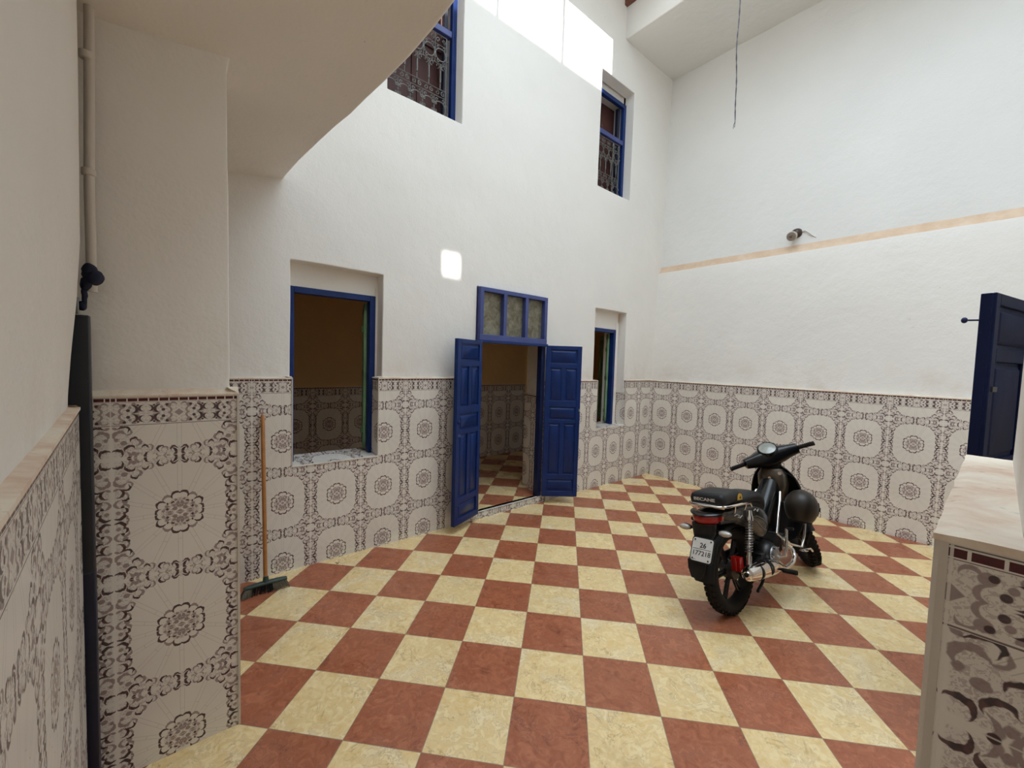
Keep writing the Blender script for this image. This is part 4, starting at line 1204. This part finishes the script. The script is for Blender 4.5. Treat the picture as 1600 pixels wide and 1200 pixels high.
# body side panels
for s in (-1, 1):
    mb = MB(); rings = []
    #      x, zc, half height, y
    secs = [(-.262, .688, .012, .075), (-.22, .682, .026, .094), (-.12, .672, .038, .108), (0, .650, .055, .116), (.10, .625, .078, .122), (.20, .590, .105, .124), (.29, .555, .115, .118), (.37, .535, .105, .108), (.44, .54, .07, .092), (.475, .55, .03, .08)]
    for x, zc, h, y in secs:
        rings.append([V((x, s * (y - .020 * abs(q) ** 2.2), zc + h * q)) for q in (-1, -.75, -.45, -.15, .15, .45, .75, 1)] + [V((x, s * (y - .06), zc + h * q)) for q in (1, 0, -1)])
    mb.loft(rings, GREYP); o = mb.build('side_panel', parent=mp, sub=1)
    # bronze lower sweep and light crease lines
    def on(x, q_):
        for (xa, za, ha, ya), (xb, zb_, hb, yb) in zip(secs[:-1], secs[1:]):
            if xa <= x <= xb:
                t = (x - xa) / (xb - xa); zc = za + (zb_ - za) * t; h = ha + (hb - ha) * t; y = ya + (yb - ya) * t
                return V((x, s * (y - .020 * abs(q_) ** 2.2 + .0005), zc + h * q_))
    mb = MB(); mb.tube([on(.12, .1), on(.20, .3), on(.30, .25), on(.38, -.1), on(.36, -.5), on(.28, -.35), on(.2, -.1)], .0035, ALU, 6, closed=True); mb.build('panel_trim', parent=mp)
    mb = MB(); mb.tube([on(-.08, .15), on(-.05, .35), on(-.02, .15), on(-.045, -.05), on(-.02, -.1), on(.01, .2)], .0028, SILV, 5); mb.build('emblem', parent=mp)
    mb = MB(); mb.tube([on(.18, .62), on(.21, .75), on(.23, .6), on(.26, .78)], .0028, SILV, 5); mb.build('emblem', parent=mp)
# saddle
mb = MB(); rings = []
for x, zt_, w, h in [(-.02, .752, .06, .016), (0, .772, .095, .03), (.08, .782, .108, .038), (.20, .785, .112, .042), (.30, .775, .110, .045), (.38, .755, .098, .052), (.44, .722, .080, .055), (.485, .690, .058, .048), (.505, .670, .03, .03)]:
    rings.append(superring((x, 0, zt_ - h), (0, 1, 0), (0, 0, 1), w, h, 24, 2.7))
mb.loft(rings, VINYL); mb.build('saddle', parent=mp)
mb = MB(); mb.loft([superring((x, 0, z), (0, 1, 0), (0, 0, 1), w, h, 20, 3) for x, z, w, h in [(.0, .70, .09, .03), (.2, .69, .10, .035), (.38, .665, .085, .04), (.46, .63, .06, .04)]], BLKM); mb.build('seat_base', parent=mp)
# rack and rear pad
rk = empty('rack'); rk.parent = mp
mb = MB()
mb.tube([(.13, -.125, .700), (.10, -.132, .728), (-.02, -.136, .742), (-.18, -.130, .750), (-.225, -.095, .750), (-.232, 0, .748), (-.225, .095, .750), (-.18, .130, .750), (-.02, .136, .742), (.10, .132, .728), (.13, .125, .700)], .0085, CHROME, 12)
mb.build('rack_rail', parent=rk)
mb = MB(); mb.prism([(-.12, 0), (.12, 0), (.12, .010), (-.12, .010)], lambda u, v, w: V((-.235 + v * .0 + w + abs(u) ** 2 * 1.2, u, .738 + v * 2.0)), -.002, .004, CHROME); mb.build('rack_band', parent=rk)
mb = MB()
for s in (-1, 1):
    mb.tube([(-.10, s * .134, .745), (-.10, s * .125, .70), (-.08, s * .10, .685)], .005, CHROME, 8); mb.tube([(.05, s * .134, .735), (.05, s * .118, .69)], .005, CHROME, 8)
    mb.tube([(-.232, s * .04, .748), (.0, s * .04, .742), (.10, s * .04, .735)], .005, CHROME, 8)
mb.build('rack_struts', parent=rk)
mb = MB(); rings = []
for z, sx, sy in [(.752, .105, .105), (.762, .118, .118), (.79, .120, .120), (.815, .112, .112), (.826, .095, .095), (.829, .06, .06)]:
    rings.append(superring((-.085, 0, z), (1, 0, 0), (0, 1, 0), sx + .012, sy, 40, 9))
mb.loft(rings, VINYL); pad = mb.build('pillion_pad', parent=mp)
TX = Matrix(((0, 0, -1, 0), (-1, 0, 0, 0), (0, 1, 0, 0), (0, 0, 0, 1)))
text_obj('lettering', 'BECANE', .027, Matrix.Translation((-.2185, .010, .786)) @ TX @ Matrix.Scale(1.45, 4, (1, 0, 0)), SILV, pad, extrude=.0008, bold=.0008)
mb = MB(); mb.prism([(-.03, .768), (.036, .762), (.030, .80), (.0, .808), (-.02, .795)], lambda u, v, w: V((u - .01, -.1205 - w, v)), -.002, .0012, YEL)
mb.prism([(-.008, .775), (.02, .772), (.012, .792)], lambda u, v, w: V((u - .01, -.1205 - w, v)), 0, .002, INK); mb.build('sticker', parent=pad)

# leg shield, centre cover
mb = MB(); rings = []
for z, xo, w, dep in [(.30, .80, .10, .05), (.36, .80, .155, .07), (.45, .815, .19, .085), (.58, .83, .20, .10), (.70, .845, .195, .115), (.79, .835, .165, .125), (.86, .815, .115, .12), (.90, .80, .06, .08)]:
    out = [];
    for i in range(17):
        t = -1 + 2 * i / 16; out.append(V((xo + dep * (1 - abs(t) ** 2.2), t * w, z)))
    inn = [V((p.x - .016 - .01 * (1 - abs(-1 + 2 * i / 16)), p.y * .94, p.z)) for i, p in enumerate(out)]
    rings.append(out + inn[::-1])
mb.loft(rings, BLK); mb.build('leg_shield', parent=mp, sub=1)
mb = MB(); rings = []
for z, x, w, d_ in [(.60, .80, .05, .05), (.66, .79, .085, .06), (.74, .775, .105, .07), (.82, .775, .10, .07), (.865, .785, .075, .06)]:
    rings.append(superring((x + .03, 0, z), (0, 1, 0), (1, 0, 0), w, d_, 20, 2.8))
mb.loft(rings, BRONZE); mb.build('inner_cowl', parent=mp)
mb = MB(); mb.cyl((.722, -.015, .80), (.712, -.015, .80), .010, CHROME, 14); mb.build('cowl_screw', parent=mp)
mb = MB(); mb.cyl((.735, -.085, .835), (.722, -.088, .84), .014, CHROME, 14); mb.build('ignition_lock', parent=mp)
mb = MB(); rings = []
for x, z, w, h in [(.44, .50, .05, .06), (.52, .53, .062, .075), (.60, .59, .066, .08), (.68, .66, .066, .085), (.75, .73, .062, .08)]:
    rings.append(superring((x, 0, z), (0, 1, 0), (-.55, 0, .83), w, h, 20, 3))
mb.loft(rings, BLK); mb.build('centre_cover', parent=mp)
for s in (-1, 1):
    mb = MB(); mb.tube([(.70, s * .085, .70), (.64, s * .10, .64), (.52, s * .115, .49), (.48, s * .12, .44)], .0095, CHROME, 10); mb.build('side_rail', parent=mp)
mb = MB()
mb.tube([(.48, -.12, .44), (.56, -.165, .36), (.72, -.185, .30), (.80, -.18, .36), (.83, -.20, .55)], .008, CHROME, 10)
mb.build('crash_bar', parent=mp)
mb = MB(); mb.tube([(.835, -.212, .25), (.79, -.215, .28), (.70, -.205, .29)], .008, CHROME, 8); mb.lathe((.70, -.205, .285), (0, 0, 1), [(.0, 0), (.028, 0), (.03, .006), (.0, .010)], CHROME, 18); mb.build('brake_pedal', parent=mp)
mb = MB(); mb.tube([(.74, -.10, .86), (.80, -.16, .80), (.83, -.215, .60), (.82, -.22, .40), (.76, -.20, .28)], .004, BLKM, 6); mb.build('brake_cable', parent=mp)

# steered group: handlebar cover, grips, speedometer, fork, front mudguard
HB_ = lambda p: ST_(p + V((-.035, .030, -.004)))
hb = empty('handlebar'); hb.parent = mp
mb = MB(HB_); rings = []
for y, x, z, a, b_ in [(-.205, .80, .970, .022, .022), (-.195, .803, .970, .040, .040), (-.13, .82, .968, .056, .052), (-.085, .845, .965, .086, .066), (0, .865, .960, .110, .078), (.085, .845, .965, .086, .066), (.13, .82, .968, .056, .052), (.195, .803, .970, .040, .040), (.205, .80, .970, .022, .022)]:
    rings.append(superring((x, y, z), (1, 0, 0), (0, 0, 1), a, b_, 20, 2.8))
mb.loft(rings, BLK); mb.build('handlebar_cover', parent=hb)
mb = MB(HB_)
mb.loft([superring((.83, 0, .955), (0, 1, 0), (1, 0, 0), .075, .07, 20, 2.6), superring((.84, 0, .91), (0, 1, 0), (1, 0, 0), .06, .055, 20, 2.4), superring((.86, 0, .86), (0, 1, 0), (1, 0, 0), .05, .045, 20, 2.2)], BLKM)
mb.build('steering_stem_cover', parent=hb)
for s in (-1, 1):
    mb = MB(HB_); mb.cyl((.803, s * .18, .972), (.787, s * .308, .968), .0155, RUBBER, 16); mb.cyl((.787, s * .308, .968), (.786, s * .318, .968), .0175, BLKM, 16)
    for k in range(8): q = .205 + k * .013; mb.lathe((.803 - (q - .18) * .125, s * q, .972), (0, 1, 0), [(.0155, -.002), (.0172, -.001), (.0172, .001), (.0155, .002)], RUBBER, 14)
    mb.build('grip', parent=hb)
    mb = MB(HB_); mb.box((.815, s * .175, .985), (.05, .05, .045), BLKM); mb.box((.795, s * .175, .995), (.012, .02, .012), RED if s < 0 else YEL); mb.build('switch_housing', parent=hb, bevel=.006)
mb = MB(HB_); mb.tube([(.845, -.18, .962), (.885, -.20, .955), (.875, -.26, .952), (.85, -.325, .950)], [.006, .0055, .005, .0055], CHROME, 8); mb.build('brake_lever', parent=hb)
mb = MB(HB_)
tilt = V((-.66, 0, .75)).normalized()
mb.lathe(V((.800, 0, 1.030)), tilt, [(.0, -.035), (.070, -.035), (.074, .004), (.066, .014), (.060, .010), (.0, .010)], BLK, 32); mb.build('speedometer_bezel', parent=hb)
mb = MB(HB_); mb.lathe(V((.800, 0, 1.030)), tilt, [(.0, .0165), (.034, .0155), (.060, .0115), (.060, .009), (.0, .009)], GLASSD, 32); mb.build('speedometer', parent=hb)
mb = MB(HB_); mb.ell((.965, 0, .965), (.035, .062, .045), CLEAR, 20, 12); mb.build('headlight', parent=hb)
for s in (-1, 1): 
    mb = MB(HB_); mb.ell((.905, s * .135, .957), (.022, .03, .016), RED if s < 0 else YEL, 14, 8); mb.build('front_indicator', parent=hb)
fk = empty('front_fork'); fk.parent = mp
for s in (-1, 1):
    mb = MB(ST_); top = P0 + kax * .42 + V((0, s * .068, 0)); bot = V((WB_, s * .068, RW)); mb.tube([top, top.lerp(bot, .5)], .014, CHROME, 12); mb.tube([top.lerp(bot, .42), bot + V((.01, 0, -.01))], .021, BLKM, 12); mb.build('fork_leg', parent=fk)
mb = MB(ST_); mb.box(P0 + kax * .40, (.06, .17, .035), BLKM, Matrix.Rotation(-RKE, 3, 'Y')); mb.build('fork_yoke', parent=fk, bevel=.006)
mb = MB(ST_); rings = []
for i in range(13):
    a = math.radians(5 + i * (172 - 5) / 12); r = .318; c = V((WB_ + r * math.cos(a), 0, RW + r * math.sin(a))); rd = V((math.cos(a), 0, math.sin(a))); w = .058
    rings.append([c + rd * .014 + V((0, -w * .55, 0)), c + V((0, -w, 0)) - rd * .008, c - rd * .05 + V((0, -w * 1.05, 0)), c - rd * .046 + V((0, -w * .96, 0)), c - rd * .003 + V((0, -w * .5, 0)),
                  c - rd * .003 + V((0, w * .5, 0)), c - rd * .046 + V((0, w * .96, 0)), c - rd * .05 + V((0, w * 1.05, 0)), c + V((0, w, 0)) - rd * .008, c + rd * .014 + V((0, w * .55, 0))])
mb.loft(rings, BLK); mb.build('front_mudguard', parent=mp)

# helmet hanging at the right of the leg shield
hm = empty('helmet'); hm.matrix_world = Matrix.Translation(MW @ V((.60, -.255, .632))) @ Matrix.Rotation(math.radians(12), 4, 'Z') @ Matrix.Rotation(math.radians(14), 4, 'Y') @ Matrix.Scale(.88, 4)
tag(hm, 'dull black open helmet hanging against the leg shield of the moped', 'helmet')
mb = MB(); rings = []
for i in range(15):
    t = i / 14; z = -.115 + .245 * t; r = math.sqrt(max(0, 1 - (z / .131) ** 2)) if z > 0 else math.sqrt(1 - (z / .150) ** 2)
    rings.append([V((r * .128 * math.cos(a) * (1.06), r * .112 * math.sin(a), z)) for a in [2 * PI * k / 28 for k in range(28)]])
mb.loft(rings, HELM); mb.build('shell', parent=hm)
mb = MB(); vs = []; 
for i in range(9):
    z = -.05 + .10 * i / 8
    for k in range(15):
        a = math.radians(-70 + 140 * k / 14); r = 1.04 * (math.sqrt(max(0, 1 - (z / .135) ** 2))); vs.append((r * .141 * math.cos(a), r * .118 * math.sin(a), z))
mb.add(vs, [(i * 15 + k, i * 15 + k + 1, (i + 1) * 15 + k + 1, (i + 1) * 15 + k) for i in range(8) for k in range(14)], BLK)
mb.build('visor', parent=hm, solid=.003)
mb = MB(); mb.tube([(.088 * math.cos(a), .073 * math.sin(a), -.114) for a in [2 * PI * k / 28 for k in range(28)]], .006, RUBBER, 8, closed=True); mb.build('edge_trim', parent=hm)
mb = MB()
mb.tf = None
for s in (-1, 1): mb = MB(); mb.cyl((.03, s * .108, .0), (.03, s * .122, .0), .016, BLKM, 16); mb.build('visor_pivot', parent=hm)

# small litter and marks on the floor
mb = MB()
for k in range(7): mb.box((random.uniform(-.02, .02), random.uniform(-.02, .02), .0015), (random.uniform(.004, .012), .004, .002), BRISD, Matrix.Rotation(random.uniform(0, 3), 3, 'Z'))
o = mb.build('litter'); o.location = (-4.40, -.09, 0); tag(o, 'tiny dark crumbs of litter on floor below the left window', 'litter'); o['kind'] = 'stuff'

# ------------------------------------------------------------------ camera
cd = bpy.data.cameras.new('camera'); cam = bpy.data.objects.new('camera', cd); COL.objects.link(cam)
Rc = Matrix(((0.7645515577030426, 0.010583478086872676, -0.64447568271071), (-0.6438334420292023, 0.06008446800170563, -0.7628029598984141), (0.030649870125022568, 0.9981371883145806, 0.05275167072977453)))
cam.matrix_world = Matrix.Translation((-5.383, -3.257, 1.569)) @ Rc.to_4x4()
cd.sensor_width = 36; cd.sensor_fit = 'HORIZONTAL'; cd.lens = 641.48 / 1600 * 36; cd.clip_start = .02
bpy.context.scene.camera = cam

# ------------------------------------------------------------------ light: open sky through the roof light and the sun
sun = bpy.data.lights.new('sun', 'SUN'); so = bpy.data.objects.new('sun', sun); COL.objects.link(so)
sun.energy = 5.5; sun.angle = math.radians(.55); sun.color = (1, .96, .9)
so.rotation_euler = V((0, math.cos(SUN_E), -math.sin(SUN_E))).to_track_quat('-Z', 'Y').to_euler()
w = bpy.data.worlds.new('world'); bpy.context.scene.world = w; w.use_nodes = True
bg = w.node_tree.nodes['Background']; bg.inputs[0].default_value = (.76, .885, 1, 1); bg.inputs[1].default_value = 2.65
wg = w.node_tree; tcw = wg.nodes.new('ShaderNodeTexCoord'); _, _, wz = sep(wg, tcw.outputs['Generated'])
wg.links.new((wz.max(0.0) * 3.1 + .75).k, bg.inputs[1])      # overcast sky, brightest overhead
pl_ = bpy.data.lights.new('roof_portal', 'AREA'); po = bpy.data.objects.new('roof_portal', pl_); COL.objects.link(po)
pl_.shape = 'RECTANGLE'; pl_.size = 3.5; pl_.size_y = 4.6; po.location = (-2.9, -3.1, RZ + .0); pl_.cycles.is_portal = True
sc = bpy.context.scene
sc.view_settings.view_transform = 'Standard'; sc.view_settings.look = 'None'; sc.view_settings.gamma = 1; sc.view_settings.use_curve_mapping = False
sc.view_settings.exposure = 0.82
sc.cycles.use_adaptive_sampling = True; sc.cycles.adaptive_threshold = .04
sc.cycles.max_bounces = 9; sc.cycles.diffuse_bounces = 7; sc.cycles.glossy_bounces = 4; sc.cycles.use_denoising = True
sc.cycles.sample_clamp_indirect = 8
